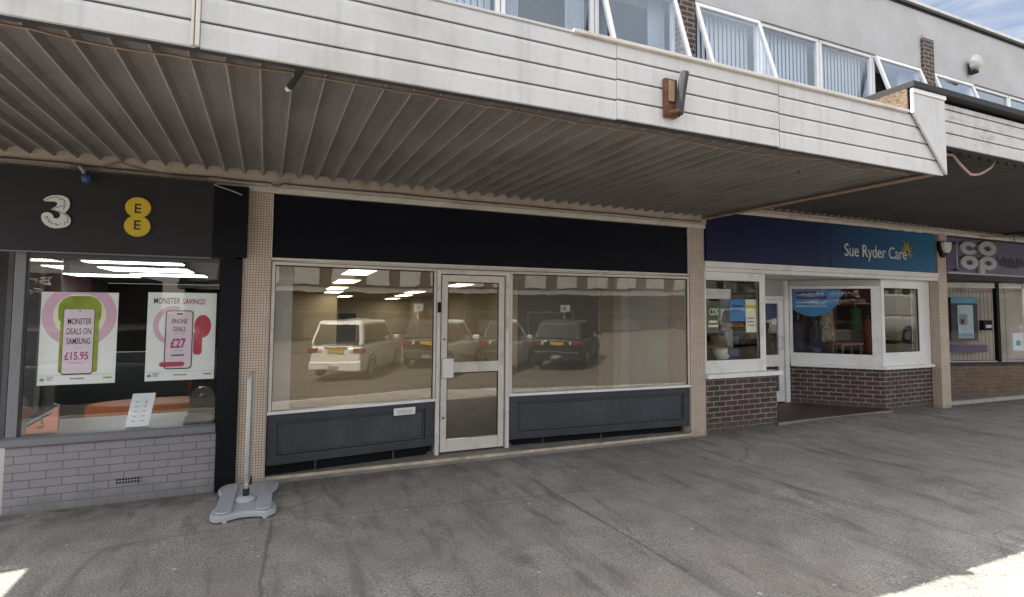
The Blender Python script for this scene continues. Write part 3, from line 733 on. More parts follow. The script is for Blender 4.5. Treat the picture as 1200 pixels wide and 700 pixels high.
for F, a, c in ((W1, .01, W1.L - .01), (W2, .01, W2.L - .06)):
    mb = MB(); mb.box(a, c, -.14, -.09, .058, .18, fr=F); mb.build('kick_board', 'black_paint', vs)
    for s_ in (a + .45, a + 1.25):
        mb = MB(); mb.box(s_, s_ + .018, -.088, -.075, .062, .15, fr=F); mb.build('panel_foot', 'dark_grey_paint', vs, bev=.003)
# door
d = MB(); z0, z1 = .085, ZH - .002
d.box(0, .045, -.05, .03, .062, z1, fr=WD); d.box(.843, .888, -.05, .03, .062, z1, fr=WD); d.box(.047, .841, -.05, .03, z1 - .05, z1, fr=WD)
d.build('door_frame', 'bright_metal_trim', vs, bev=.004)
d = MB(); a, c = .062, .826; zt = z1 - .062
d.box(a, a + .07, -.03, .012, z0, zt, fr=WD); d.box(c - .07, c, -.03, .012, z0, zt, fr=WD)
d.box(a + .071, c - .071, -.03, .012, zt - .075, zt, fr=WD); d.box(a + .071, c - .071, -.03, .012, .955, 1.070, fr=WD); d.box(a + .071, c - .071, -.03, .012, z0, .215, fr=WD)
dr = d.build('glass_door', 'cream_trim', vs, bev=.004)
for za, zb in ((.218, .952), (1.073, zt - .078)):
    g = MB(); g.box(a + .072, c - .072, -.012, -.006, za, zb, fr=WD); g.build('pane', 'shop_glass', dr)
    g = MB(); g.box(a + .0715, c - .0715, -.005, .004, zb - .008, zb + .0025, fr=WD); g.box(a + .0715, a + .0785, -.005, .004, za, zb - .009, fr=WD); g.box(c - .0785, c - .0715, -.005, .004, za, zb - .009, fr=WD); g.build('gasket', 'black_rubber', dr)
h = MB(); h.box(a + .006, a + .135, .013, .06, .905, 1.118, fr=WD); h.build('lock_box', 'white_plastic', dr, bev=.008)
h = MB(); h.box(.008, .045, .031, .045, 1.63, 1.745, fr=WD); h.build('latch_keep', 'black_paint', dr, bev=.004)
for zz in (1.33, .46):
    k = MB(); k.lathe([(.012, 0), (.012, .006)], (0, 0, 0), 12, axis='y'); k.v = [WD(a + .035 + x, .013 - 0 + y, zz + z) for x, y, z in k.v]; k.build('lock_cylinder', 'rusty_steel', dr)
# step and nosing
st = MB(); st.prism([(.036, .085), (5.169, -.012), (5.169, .30), (2.64, .48), (1.73, .48), (.036, .32)], -.05, .056, 'z'); st.build('door_step', 'concrete_step', vs, bev=.004)
st = MB(); st.prism([(.036, .060), (5.169, -.036), (5.169, -.0125), (.036, .0845)], .030, .062, 'z'); st.build('step_nosing', 'cream_nosing', vs, bev=.005)
st = MB(); st.prism([(.036, .064), (5.169, -.030), (5.169, -.0125), (.036, .0845)], -.05, .029, 'z'); st.build('step_riser', 'concrete_step', vs)
# head trims
t = MB(); t.box(.028, 5.165, .006, .06, 2.136, 2.158); t.build('head_trim', 'cream_trim', vs, bev=.003)
t = MB(); t.prism([(.04, .062), (5.165, .062), (5.165, .30), (.04, .30)], 2.122, 2.150, 'z'); t.build('window_soffit', 'cream_trim', vs)
t = MB(); t.box(.026, .036, -.012, .03, 2.16, 2.778); t.box(5.152, 5.166, .0, .03, 2.16, 2.775); t.build('sign_edge_trim', 'bright_metal_trim', vs, bev=.002)
t = MB(); t.box(5.140, 5.169, .032, .40, 2.158, 2.78); t.build('side_trim', 'cream_trim', vs)
fs = thing('blank_shop_sign', 'blank very dark navy shop sign board over the empty shop', 'sign', (2.6, .03, 2.46))
t = MB(); t.box(.038, 5.150, .022, .05, 2.16, 2.776); t.build('sign_board', 'navy_fascia_board', fs, bev=.003)
# interior of the empty shop
t = MB(); t.box(-.6, 6.6, .30, 20.4, -.01, .085); t.build('interior_floor', 'shop_carpet', vs)
cz_ = lambda y: 2.62 - .0235 * (y + 5.77)
t = MB(); t.prism([(.34, cz_(.34)), (20.4, cz_(20.4)), (20.4, 2.75), (.34, 2.75)], -.6, 6.6, 'x'); t.box(-.0, 5.3, .30, .338, 2.15, 2.75); t.build('interior_ceiling', 'shop_ceiling', vs)
t = MB(); t.box(-.1, .03, .46, 20.2, .09, 2.70); t.box(5.215, 5.3, .16, 2.2, .09, 2.70); t.box(6.2, 6.3, 2.2, 20.2, .09, 2.70); t.box(5.215, 6.3, 2.21, 2.3, .09, 2.7); t.box(-.6, 6.6, 20.2, 20.4, .09, 2.70); t.box(.035, 2.28, 14.5, 14.62, .09, 2.70)
t.build('interior_wall', 'shop_wall_beige', vs)
t = MB(); t.box(.032, .245, .34, .45, .09, 2.46); t.box(5.06, 5.212, 1.42, 1.62, .09, 2.44); t.build('interior_column', 'shop_wall_white', vs)
t = MB(); t.box(5.200, 5.213, .12, 1.40, .09, 2.46); t.build('lit_side_wall', 'shop_wall_white', vs)  # white sheet paints the window light on the beige side wall
t = MB(); t.box(2.6, 3.75, 20.14, 20.195, .09, 1.35); t.build('back_doorway', 'black_paint', vs)
lights = [(1.62, 5.25), (1.75, 8.05), (1.88, 11.1), (2.05, 14.0 - .4), (2.85, 17.2), (4.75, 8.5), (4.6, 12.75), (4.85, 15.5), (5.15, 19.0)]
for i, (x, y) in enumerate(lights):
    row = 'left' if i < 5 else 'right'; num = ['nearest the window', 'second from the window', 'third from the window', 'fourth from the window', 'farthest from the window'][i if i < 5 else (0, 1, 2, 4)[i - 5]]
    zc = cz_(y)
    cl = thing('ceiling_light', f'lit warm ceiling panel in the empty shop, {row} row, {num}', 'ceiling light', (x, y, zc), 'ceiling light panels in the empty shop')
    sl = lambda a_, b_, c_: (a_, b_, c_ - .0235 * (b_ - y))
    q = MB(); q.box(x - .25, x + .25, y - .62, y + .62, zc - .016, zc - .006, fr=sl); q.build('diffuser', 'ceiling_panel_warm', cl)
    q = MB()
    for b_ in ((x - .28, x + .28, y - .65, y - .621), (x - .28, x + .28, y + .621, y + .65), (x - .28, x - .251, y - .62, y + .62), (x + .251, x + .28, y - .62, y + .62)): q.box(*b_, zc - .020, zc - .004, fr=sl)
    q.build('light_frame', 'white_plastic', cl)

# ---------------------------------------------------------------- phone shop on the left
ps = thing('phone_shop', 'phone shop with painted grey brick base, grey frames and a lit display window', 'shop', (-1.2, 0, 0))
b = MB(); b.box(-1.885, -.386, 0, .14, -.05, .545); lowwall = b.build('brick_base', 'painted_grey_brick', ps)
v = MB(); v.box(-1.135, -.952, -.006, -.001, .158, .214); av = v.build('air_vent', 'painted_grey_brick', lowwall, bev=.002)
v = MB()
for r_ in range(2):
    for k in range(8): v.box(-1.128 + .0218 * k, -1.128 + .0218 * k + .013, -.0085, -.0062, .164 + .025 * r_, .164 + .025 * r_ + .015)
v.build('vent_hole', 'black_paint', lowwall)
b = MB(); b.box(-1.96, -1.888, .02, .12, -.05, .54); b.build('side_post', 'pale_recess_boards', ps)
b = MB(); b.prism([(-.055, .548), (.75, .548), (.75, .615), (-.02, .615), (-.055, .600)], -1.905, -.388, 'x'); b.build('window_sill', 'grey_frame_paint', ps, bev=.004)
b = MB(); b.box(-1.884, -1.812, -.02, .05, .617, 2.122); b.box(-1.811, -1.803, .0, .05, .617, 2.122, 1); b.build('corner_post', ['grey_frame_paint', 'dark_grey_paint'], ps, bev=.004)
b = MB(); b.box(-1.802, -.40, .0, .05, 2.085, 2.122); b.build('head_rail', 'dark_grey_paint', ps)
g = MB(); g.box(-1.802, -.402, .022, .028, .617, 2.084); g.build('window_pane', 'display_glass', ps)
b = MB(); b.box(-.384, -.217, -.032, .3, -.05, 2.13); b.build('black_pillar', 'black_paint', ps, bev=.003)
b = MB(); b.box(-.402, -.386, -.01, .06, .617, 2.122); b.build('side_jamb', 'black_paint', ps)
g = MB(); g.box(-1.885, -1.879, .06, 1.14, .617, 2.12); g.build('side_pane', 'dark_glass', ps)
# entrance recess on the far left
b = MB(); b.box(-3.4, -1.9, 1.15, 1.2, .0, 2.6); b.box(-3.4, -1.9, .05, 1.14, 2.32, 2.40); b.build('recess_wall', 'dark_grey_paint', ps)
b = MB()
for x in (-3.2, -2.62, -2.52, -2.30, -2.24, -2.05): b.box(x, x + .045, 1.10, 1.149, .0, 2.3)
b.build('entrance_frame', 'grey_frame_paint', ps, bev=.004)
b = MB(); b.box(-3.4, -1.99, -.0, 1.1, -.02, .03); b.build('entrance_step', 'concrete_step', ps)
b = MB(); b.tube([(-2.18, 1.02, 1.95), (-2.12, 1.0, 1.94), (-2.06, 1.06, 1.93)], .012, 6); b.build('door_closer', 'aluminium', ps)
# shop room
b = MB(); b.box(-4.2, -.25, .80, 11, 0, .05); b.build('interior_floor', 'dark_interior', ps)
b = MB(); b.box(-4.2, -.25, .08, 11, 2.22, 2.30); b.build('interior_ceiling', 'grey_ceiling', ps)
b = MB(); b.box(-4.2, -.25, 10.9, 11, .06, 2.215); b.box(-.30, -.215, .31, 10.9, .06, 2.215); b.box(-4.3, -4.2, 1.3, 10.9, .06, 2.215); b.build('interior_wall', 'dark_interior', ps)
b = MB(); b.box(-2.6, -.5, 3.2, 3.3, .06, 1.05); b.build('display_wall', 'dark_grey_paint', ps)
for i, (x0, x1, y0, y1) in enumerate(((-1.97, -.97, 2.06, 2.34), (-2.1, -1.06, 3.3, 4.2), (-2.05, -1.0, 5.0, 5.7), (-3.1, -2.15, 5.6, 6.4))):
    cl = thing('ceiling_light', 'long white strip light in the phone shop, ' + ['thin one nearest the window', 'broad one second from the window', 'third from the window', 'far one at the left'][i], 'ceiling light', ((x0 + x1) / 2, (y0 + y1) / 2, 2.19), 'white strip lights in the phone shop')
    q = MB(); q.box(x0, x1, y0, y1, 2.190, 2.200); q.build('diffuser', 'strip_light_white', cl)
    q = MB(); q.box(x0 - .02, x1 + .02, y0 - .02, y1 + .02, 2.201, 2.216); q.build('light_frame', 'white_plastic', cl)

# signs of the phone shop
sg = thing('shop_sign', 'dark grey sign board with a white number 3 and yellow EE roundels', 'sign', (-1.5, -.1, 2.47))
b = MB(); b.box(XC, -.47, -.10, -.04, 2.128, 2.815); b.box(-.469, -.460, -.106, -.04, 2.12, 2.818); b.build('sign_board', 'charcoal_sign', sg, bev=.002)
b = MB(); b.box(XC, -.47, -.106, -.045, 2.118, 2.127); b.build('lower_lip', 'grey_frame_paint', sg)
px3 = [(195, 240), (212, 227), (235, 217), (265, 213), (295, 215), (318, 226), (328, 245), (326, 270), (316, 287), (303, 298), (320, 306), (333, 320), (337, 338), (331, 353), (315, 365), (290, 372), (262, 375), (235, 371), (212, 360), (197, 345), (190, 328), (192, 311), (204, 302), (222, 299), (240, 305), (248, 316), (252, 325), (266, 328), (280, 320), (284, 306), (275, 295), (258, 288), (238, 285), (240, 279), (258, 270), (266, 259), (264, 250), (250, 245), (222, 246), (205, 247)]
def P3(px, py, k=1.0):
    cx, cz = 263, 294
    return (-1.606 + (px - cx) * k * .198 / 148, 2.457 - (py - cz) * k * .277 / 162)
b = MB(); b.prism([P3(x, y, 1.07) for x, y in px3], -.1045, -.101, 'y'); b.build('numeral_outline', 'ink_black', sg)
b = MB(); b.prism([P3(x, y) for x, y in px3], -.114, -.105, 'y'); b.build('numeral_three', 'sign_letter_white', sg)
b = MB()
for ln in ([(205, 243), (235, 228), (262, 222), (278, 228), (270, 234), (290, 232), (304, 240), (298, 250), (306, 258), (300, 270)], [(240, 282), (270, 272), (290, 264), (302, 270), (296, 282)], [(272, 292), (296, 300), (318, 312), (326, 326), (318, 330), (324, 342), (308, 344), (306, 356)], [(206, 326), (222, 318), (216, 334), (232, 330), (226, 348), (244, 342), (240, 356), (268, 352), (262, 360), (290, 352)]):
    b.tube([(P3(x, y)[0], -.115, P3(x, y)[1]) for x, y in ln], .0022, 5)
b.build('numeral_line', 'ink_black', sg)
b = MB(); b.prism(ell(-1.041, 2.536, .094, .090), -.116, -.101, 'y'); b.prism(ell(-1.041, 2.375, .096, .092), -.1155, -.101, 'y'); b.build('yellow_roundel', 'sign_yellow', sg)
for zc in (2.528, 2.383): 
    b = MB(); b.box(-1.064, -1.052, -.1185, -.1162, zc - .040, zc + .040)
    for dz in (-.040, -.006, .028): b.box(-1.0519, -1.018, -.1185, -.1162, zc + dz, zc + dz + .012)
    b.build('letter', 'ink_black', sg)
bk = thing('black_box_sign', 'black box on the wall between the grey sign and the tiled pillar', 'sign', (-.32, -.1, 2.47))
b = MB(); b.box(-.455, -.178, -.105, -.038, 2.136, 2.80); b.build('box_body', 'black_paint', bk, bev=.004)
dm = thing('security_camera', 'small white and blue camera hanging from the cream beam above the number 3', 'camera', (-1.42, -.1, 2.78))
b = MB(); b.tube([(-1.48, -.055, 2.862), (-1.45, -.10, 2.83), (-1.425, -.14, 2.79)], .014, 8); b.build('camera_arm', 'cream_trim', dm)
b = MB(); b.lathe([(.018, .03), (.034, .02), (.038, -.01), (.03, -.04), (.012, -.05)], (-1.405, -.16, 2.755), 16); b.build('camera_dome', 'blue_plastic', dm, smooth=True)

# posters in the phone shop window
def fine_print(mb, x0, x1, z, n, y, h=.006, gap=.011):
    for k in range(n): mb.box(x0, x0 + (x1 - x0) * (1, .7, .85, .6)[k % 4], y - .0012, y, z - gap * k, z - gap * k + h)
def poster_a():
    y = .056
    p = thing('poster', 'window poster with pink ring, green figure shape and £15.95 phone offer', 'poster', (-1.455, y, 1.02))
    x0, x1, z0, z1 = -1.722, -1.184, 1.016, 1.797; cx = (x0 + x1) / 2
    MB().box(x0, x1, y, y + .003, z0, z1).build('paper', 'poster_paper', p)
    b = MB(); n = 48; pts = [(max(x0 + .002, min(x1 - .002, a)), max(z0 + .09, min(z1 - .002, c))) for a, c in ell(cx, 1.60, .262, .27, n)]; b.prism(pts, y - .0012, y - .0002, 'y'); b.build('pink_ring', 'poster_pink', p)
    b = MB(); b.prism([(a, min(c, z1 - .015)) for a, c in ell(cx, 1.60, .185, .19, 40)], y - .0024, y - .0014, 'y'); b.build('pale_disc', 'poster_cream', p)
    b = MB(); b.prism(rrect(cx - .150, cx + .150, 1.50, 1.765, .10), y - .0038, y - .0026, 'y'); b.prism(rrect(cx - .132, cx - .095, 1.115, 1.55, .017), y - .0037, y - .0026, 'y'); b.prism(rrect(cx + .100, cx + .137, 1.115, 1.55, .017), y - .0037, y - .0026, 'y'); b.build('green_shape', 'poster_green', p)
    b = MB(); b.prism(rrect(cx - .112, cx + .106, 1.098, 1.655, .02), y - .0056, y - .0040, 'y'); b.build('phone_edge', 'ink_dark_text', p)
    b = MB(); b.prism(rrect(cx - .108, cx + .102, 1.108, 1.652, .016), y - .0070, y - .0058, 'y'); b.build('phone_screen', 'poster_lilac', p)
    b = MB(); b.prism(ell(cx, 1.637, .006, .006, 12), y - .0078, y - .0072, 'y'); b.build('phone_camera', 'ink_black', p)
    text('lettering', 'MONSTER\nDEALS ON\nSAMSUNG', 'ink_dark_text', p, cx - .085, cx + .084, 1.355, 1.575, y - .0074, .001, .004, lines=1.15)
    text('price', '£15.95', 'ink_magenta', p, cx - .092, cx + .072, 1.222, 1.290, y - .0074, .001, .018)
    b = MB(); fine_print(b, cx - .03, cx + .02, 1.32, 1, y - .0072, .004); fine_print(b, cx - .055, cx + .035, 1.195, 1, y - .0072, .004)
    b.box(x0 + .005, x1 - .01, y - .001, y - .0002, 1.094, 1.096); fine_print(b, x0 + .06, x0 + .11, 1.078, 3, y - .0002); b.box(cx - .05, cx + .05, y - .0012, y - .0002, 1.058, 1.070); b.prism(ell(x0 + .032, 1.062, .017, .014, 16), y - .0012, y - .0002, 'y')
    b.build('fine_print', 'ink_grey', p)
    b = MB(); b.box(x1 - .085, x1 - .025, y - .0012, y - .0002, 1.058, 1.070); b.build('green_print', 'poster_green', p)
def poster_b():
    y = .056
    p = thing('poster', 'window poster with crimson shape and £27 phone offer in magenta', 'poster', (-.695, y, 1.02))
    x0, x1, z0, z1 = -.966, -.424, 1.016, 1.806; cx = (x0 + x1) / 2
    MB().box(x0, x1, y, y + .003, z0, z1).build('paper', 'poster_paper', p)
    b = MB(); ring(b, cx - .07, 1.51, .155, .175, .042, y - .0012, y - .0002, 70, 290, 36); b.build('pink_ring', 'poster_pink', p)
    b = MB(); b.prism(ell(cx + .165, 1.50, .068, .105, 24), y - .0024, y - .0004, 'y'); b.prism(rrect(cx + .095, cx + .165, 1.24, 1.46, .03), y - .0022, y - .0004, 'y'); b.build('crimson_shape', 'poster_crimson', p)
    b = MB(); b.prism(rrect(cx - .130, cx + .088, 1.115, 1.645, .03), y - .0046, y - .0028, 'y'); b.build('phone_edge', 'ink_dark_text', p)
    b = MB(); b.prism(rrect(cx - .122, cx + .080, 1.125, 1.637, .026), y - .0060, y - .0048, 'y'); b.build('phone_screen', 'poster_lilac', p)
    b = MB(); b.prism(rrect(cx - .045, cx + .005, 1.607, 1.620, .006), y - .0070, y - .0062, 'y'); b.build('phone_camera', 'ink_black', p)
    b = MB(); b.prism(rrect(cx - .165, cx + .03, 1.140, 1.182, .02), y - .0074, y - .0062, 'y'); b.build('crimson_band', 'poster_crimson', p)
    text('lettering', 'IPHONE\nDEALS', 'ink_dark_text', p, cx - .080, cx + .042, 1.455, 1.567, y - .0064, .001, .004, lines=1.15)
    text('price', '£27', 'ink_magenta', p, cx - .085, cx + .035, 1.305, 1.392, y - .0064, .001, .03)
    text('heading', 'MONSTER', 'ink_dark_text', p, x0 + .045, x0 + .250, 1.705, 1.758, y - .0002, .001, .004)
    text('heading', 'SAVINGS!', 'ink_magenta', p, x0 + .270, x0 + .452, 1.700, 1.752, y - .0002, .001, .018)
    b = MB(); b.box(x0 + .005, x1 - .01, y - .001, y - .0002, 1.094, 1.096); fine_print(b, x0 + .06, x0 + .11, 1.078, 3, y - .0002); b.box(cx - .05, cx + .05, y - .0012, y - .0002, 1.058, 1.070); b.prism(ell(x0 + .032, 1.062, .017, .014, 16), y - .0012, y - .0002, 'y'); fine_print(b, cx - .06, cx + .02, 1.432, 1, y - .0062, .004); fine_print(b, cx - .06, cx + .02, 1.28, 1, y - .0062, .004)
    b.build('fine_print', 'ink_grey', p)
    b = MB(); b.box(cx - .075, cx + .025, y - .0072, y - .0062, 1.235, 1.247); b.build('small_print', 'ink_dark_text', p)
    b = MB(); b.box(x1 - .085, x1 - .025, y - .0012, y - .0002, 1.058, 1.070); b.build('green_print', 'poster_green', p)
poster_a(); poster_b()
# display shelf things
bx = thing('brochure_box', 'coral leaflet box with a slanted colourful top on the phone shop sill', 'box', (-1.68, .12, .617))
F = wallframe(-1.79, .10, -1.58, .135)
b = MB(); b.prism([(0, .617), (.205, .617), (.205, .832), (0, .705)], 0, -.10, 'y', fr=lambda x, y, z: F(x, y, z)); b.build('box_body', 'brochure_coral', bx, bev=.002)
b = MB(); b.prism([(.0, .707), (.205, .834), (.165, .848), (-.02, .73)], -.012, -.06, 'y', fr=lambda x, y, z: F(x, y, z)); b.build('leaflet', 'ink_dark_text', bx)
b = MB(); b.prism([(.0, .682), (.18, .795), (.18, .812), (.0, .70)], .0005, .0018, 'y', fr=lambda x, y, z: F(x, y, z)); b.build('teal_stripe', 'teal_ink', bx)
b = MB(); b.prism([(.0, .668), (.15, .762), (.165, .772), (.12, .760), (.0, .684)], .002, .003, 'y', fr=lambda x, y, z: F(x, y, z)); b.build('dark_stripe', 'ink_dark_text', bx)
b = MB(); b.tube([F(.07, .002, .715), F(.09, .002, .728), F(.105, .002, .718), F(.095, .002, .700), F(.11, .002, .690), F(.10, .002, .668), F(.075, .002, .668)], .005, 6); ring(b, 0, 0, .034, .026, .004, 0, .001, 200, 340); b.v = [q for q in b.v[:42]] + [F(.09 + q[0], .002 + q[1], .680 + q[2]) for q in b.v[42:]]
b.build('emblem', 'ink_dark_text', bx)
cd = thing('easel_card', 'white printed card leaning on the phone shop sill between the posters', 'card', (-1.02, .12, .617))
b = MB(); F = lambda x, y, z: (-1.105 + x + (z - .617) * .13, .10 + y + (z - .617) * .30, z)
b.box(0, .175, 0, .006, .617, .895, fr=F); b.build('card', 'card_white', cd)
b = MB()
for k in range(5): b.box(.035, .065, -.0015, -.0003, .66 + .04 * k, .668 + .04 * k, fr=F); b.box(.105, .13, -.0015, -.0003, .66 + .04 * k, .668 + .04 * k, fr=F)
b.box(.085, .0865, -.0015, -.0003, .65, .85, fr=F); b.box(.11, .125, -.0015, -.0003, .80, .815, fr=F); b.build('fine_print', 'ink_grey', cd)
bn = thing('display_bench', 'curved orange bench behind the phone shop window', 'bench', (-1.0, 1.2, 0))
b = MB(); b.prism([(x, y) for x, y in ell(-1.05, 1.25, .62, .30, 40)], .50, .665, 'z'); b.build('seat', 'orange_plastic', bn, bev=.05, seg=4)
b = MB(); b.prism(ell(-1.05, 1.28, .3, .18, 24), .05, .52, 'z'); b.build('plinth', 'dark_grey_paint', bn)
b = MB(); b.box(-.78, -.45, 1.5, 1.56, .72, 1.02); tag(b.build('display_board', 'orange_board'), 'dark orange board standing behind the curved orange bench', 'board')
mn = thing('display_stand', 'black display stand on a grey block at the right of the phone shop sill', 'display', (-.5, .2, .617))
b = MB(); b.prism([(-.63, .70), (-.41, .70), (-.41, 1.02), (-.60, 1.02)], .10, .16, 'y'); b.build('screen_back', 'black_paint', mn, bev=.006)
b = MB(); b.prism([(-.66, .617), (-.42, .617), (-.42, .69), (-.64, .69)], .05, .20, 'y'); b.build('block', 'dark_grey_paint', mn, bev=.004)

# ---------------------------------------------------------------- post of a pavement sign
sd = thing('pavement_sign', 'grey pavement sign seen edge on, aluminium frame on a wavy weighted base', 'sign', (-.105, -.45, 0))
def base_outline(k=1.0, grow=0.0):
    pts = []
    # four lobes with waisted sides
    ctrl = [(-.13, -.43), (-.02, -.385), (.09, -.395), (.17, -.43), (.235, -.37), (.235, -.25), (.175, -.10), (.16, .02), (.205, .16), (.245, .29), (.21, .395), (.10, .40), (0, .385), (-.10, .40), (-.21, .395), (-.245, .29), (-.205, .16), (-.16, .02), (-.175, -.10), (-.235, -.25), (-.235, -.37), (-.19, -.43)]
    n = len(ctrl)
    for i in range(n):
        p0, p1, p2, p3 = (Vector(ctrl[(i + j - 1) % n]) for j in range(4))
        for s_ in range(4):
            t_ = s_ / 4
            q = .5 * ((2 * p1) + (-p0 + p2) * t_ + (2 * p0 - 5 * p1 + 4 * p2 - p3) * t_ * t_ + (-p0 + 3 * p1 - 3 * p2 + p3) * t_ ** 3)
            pts.append((q.x * k, q.y * k))
    return pts
ca, sa = math.cos(R(-2)), math.sin(R(-2))
def SB(x, y, z): return (-.105 + x * ca - y * sa, -.45 + x * sa + y * ca, z)
b = MB(); n = len(base_outline())
lv = [(1.0, .022), (1.0, .050), (.97, .062), (.90, .066)]
vsn = [SB(x, y, z) for k, z in lv for x, y in base_outline(k)]
fsn = [tuple(range(n - 1, -1, -1)), tuple(range(3 * n, 4 * n))] + [(r_ * n + i, r_ * n + (i + 1) % n, (r_ + 1) * n + (i + 1) % n, (r_ + 1) * n + i) for r_ in range(3) for i in range(n)]
b.add(vsn, fsn); bo = b.build('base', 'silver_plastic', sd)
for s_ in (-1, 1):
    b = MB(); b.prism([(s_ * x, y) for x, y in rrect(.085, .205, -.40, .36, .055)], .0665, .082, 'z', fr=lambda x, y, z: SB(x, y, z)); b.build('base_rib', 'silver_plastic', bo, bev=.008, seg=3)
b = MB(); b.lathe([(.085, .066), (.075, .082), (.055, .098), (.045, .105)], (0, 0, 0), 24); b.v = [SB(x, y - .10, z) for x, y, z in b.v]; b.build('socket', 'silver_plastic', sd, smooth=True)
for yy in (-.10, .26):
    b = MB(); b.lathe([(.024, .09), (.026, .10), (.026, .155), (.022, .165)], (0, 0, 0), 14); b.v = [SB(x, y + yy, z) for x, y, z in b.v]; b.build('spring', 'black_rubber', sd)
b = MB(); b.box(-.016, .016, -.125, .30, .165, .205, fr=SB); b.box(-.016, .016, -.125, -.085, .205, 1.075, fr=SB); b.box(-.016, .016, .262, .30, .205, 1.075, fr=SB); b.box(-.018, .018, -.128, .303, 1.076, 1.092, fr=SB)
b.build('frame', 'aluminium', sd, bev=.004)
b = MB(); b.box(-.011, .011, -.084, .261, .206, 1.075, fr=SB); b.build('panel', 'silver_plastic', sd)
for x, y in ((-.13, -.36), (.16, -.36), (.2, .34), (-.2, .34)):
    b = MB(); b.lathe([(.014, -.016), (.02, -.012), (.02, .012), (.014, .016)], (0, 0, 0), 14, axis='x'); b.v = [SB(x + q[0], y - .045 * (1 if y < 0 else -1) + q[1], .021 + q[2]) for q in b.v]; b.build('wheel', 'white_plastic', sd)

# ---------------------------------------------------------------- charity shop
cs = thing('charity_shop', 'charity shop with white framed bay windows, dark red brick base and recessed door', 'shop', (8, .2, 0))
C0 = (9.38, .15); D0 = (8.42, 1.15)
WA = wallframe(*D0, *C0)                                  # angled bay side
t = MB(); t.box(5.43, 10.715, -.012, .16, 2.262, 2.343); t.box(5.43, 10.715, .0, .16, 2.205, 2.258); t.build('head_beam', 'offwhite_joinery', cs, bev=.004)
b = MB(); b.box(5.43, 6.78, .03, .16, -.05, .748); b.build('brick_base', 'dark_red_brick', cs)
b = MB(); b.prism([(6.782, .03), (6.85, .10), (7.72, 1.15), (7.60, 1.15), (6.70, .165), (6.782, .165)], -.05, .748, 'z'); b.build('brick_base', 'dark_red_brick', cs)
b = MB(); b.prism([D0, C0, (9.5, .30), (8.55, 1.25)], -.05, .700, 'z'); b.build('brick_base', 'dark_red_brick', cs)
b = MB(); b.prism([(9.383, .15), (10.72, .15), (10.72, .30), (9.51, .30)], -.05, .700, 'z'); b.build('brick_base', 'dark_red_brick', cs)
b = MB(); b.box(5.43, 6.82, -.05, .15, .750, .808); b.build('window_sill', 'white_upvc', cs, bev=.005)
b = MB(); b.prism([(8.40, 1.11), (9.345, .125), (9.37, .09), (10.715, .09), (10.715, .20), (9.44, .20), (8.49, 1.19)], .702, .752, 'z'); b.build('window_sill', 'white_upvc', cs, bev=.005)
def bay_window(F, a, c, z0, z1, gl, gr, gb, gt, mat='white_upvc'):
    mb = MB()
    mb.box(a, a + gl, -.06, .0, z0, z1, fr=F); mb.box(c - gr, c, -.06, .0, z0, z1, fr=F)
    mb.box(a + gl, c - gr, -.06, .0, z0, z0 + gb, fr=F); mb.box(a + gl, c - gr, -.06, .0, z1 - gt, z1, fr=F)
    f = mb.build('window', mat, cs, bev=.005)
    g = MB(); g.box(a + gl, c - gr, -.035, -.029, z0 + gb, z1 - gt, fr=F); g.build('pane', 'dark_glass', f)
    g = MB(); w = .010
    for q in ((a + gl, a + gl + w, z0 + gb, z1 - gt), (c - gr - w, c - gr, z0 + gb, z1 - gt), (a + gl + w, c - gr - w, z1 - gt - w, z1 - gt), (a + gl + w, c - gr - w, z0 + gb, z0 + gb + w)): g.box(q[0], q[1], -.028, -.012, q[2], q[3], fr=F)
    g.build('gasket', 'black_rubber', f)
    return f
WL = wallframe(5.432, .04, 6.575, .04); WR = wallframe(*C0, 10.715, .15)
bay_window(WL, 0, WL.L, .81, 2.203, .055, .085, .175, .115, 'offwhite_joinery')
bay_window(WA, .01, WA.L - .012, .753, 2.10, .05, .13, .185, .05)
bay_window(WR, .012, WR.L, .753, 2.203, .075, .31, .225, .14)
b = MB(); b.prism([(6.578, .045), (6.60, .045), (7.72, 1.15), (7.66, 1.17), (6.578, .09)], .81, 2.2, 'z'); b.build('bay_return', 'white_upvc', cs)
b = MB(); b.box(.012, WA.L - .012, -.05, .004, 2.104, 2.20, fr=WA); b.build('head_board', 'pale_recess_boards', cs, bev=.003)
b = MB(); b.prism([(6.60, .165), (9.30, .165), (8.40, 1.2), (7.7, 1.2)], 2.206, 2.24, 'z'); b.build('recess_soffit', 'pale_recess_boards', cs)
b = MB(); b.box(7.5, 8.55, 1.20, 1.26, 1.93, 2.205); b.build('over_door_board', 'pale_recess_boards', cs)
b = MB(); b.prism([(6.72, .02), (9.40, .02), (9.40, .14), (8.45, 1.2), (7.62, 1.2), (6.80, .17)], -.05, .072, 'z'); b.build('recess_floor', 'red_floor_tile', cs, bev=.003)
b = MB(); b.prism([(6.80, .0), (9.36, .0), (9.38, .018), (6.78, .018)], -.05, .066, 'z'); b.build('recess_edge', 'concrete_step', cs, bev=.006)
b = MB(); b.box(8.315, 8.415, 1.14, 1.22, .073, 2.2); b.box(7.62, 8.313, 1.16, 1.22, 1.86, 1.925); b.build('door_frame', 'white_upvc', cs, bev=.004)
b = MB(); a, c = 7.66, 8.31; b.box(a, a + .09, 1.17, 1.21, .09, 1.857); b.box(c - .125, c, 1.17, 1.21, .09, 1.857)
for za, zb in ((.09, .27), (.70, .90), (1.79, 1.857)): b.box(a + .091, c - .126, 1.17, 1.21, za, zb)
sdoor = b.build('door', 'white_upvc', cs, bev=.004)
for za, zb in ((.272, .698), (.902, 1.788)): 
    g = MB(); g.box(a + .092, c - .127, 1.185, 1.191, za, zb); g.build('pane', 'dark_glass', sdoor)
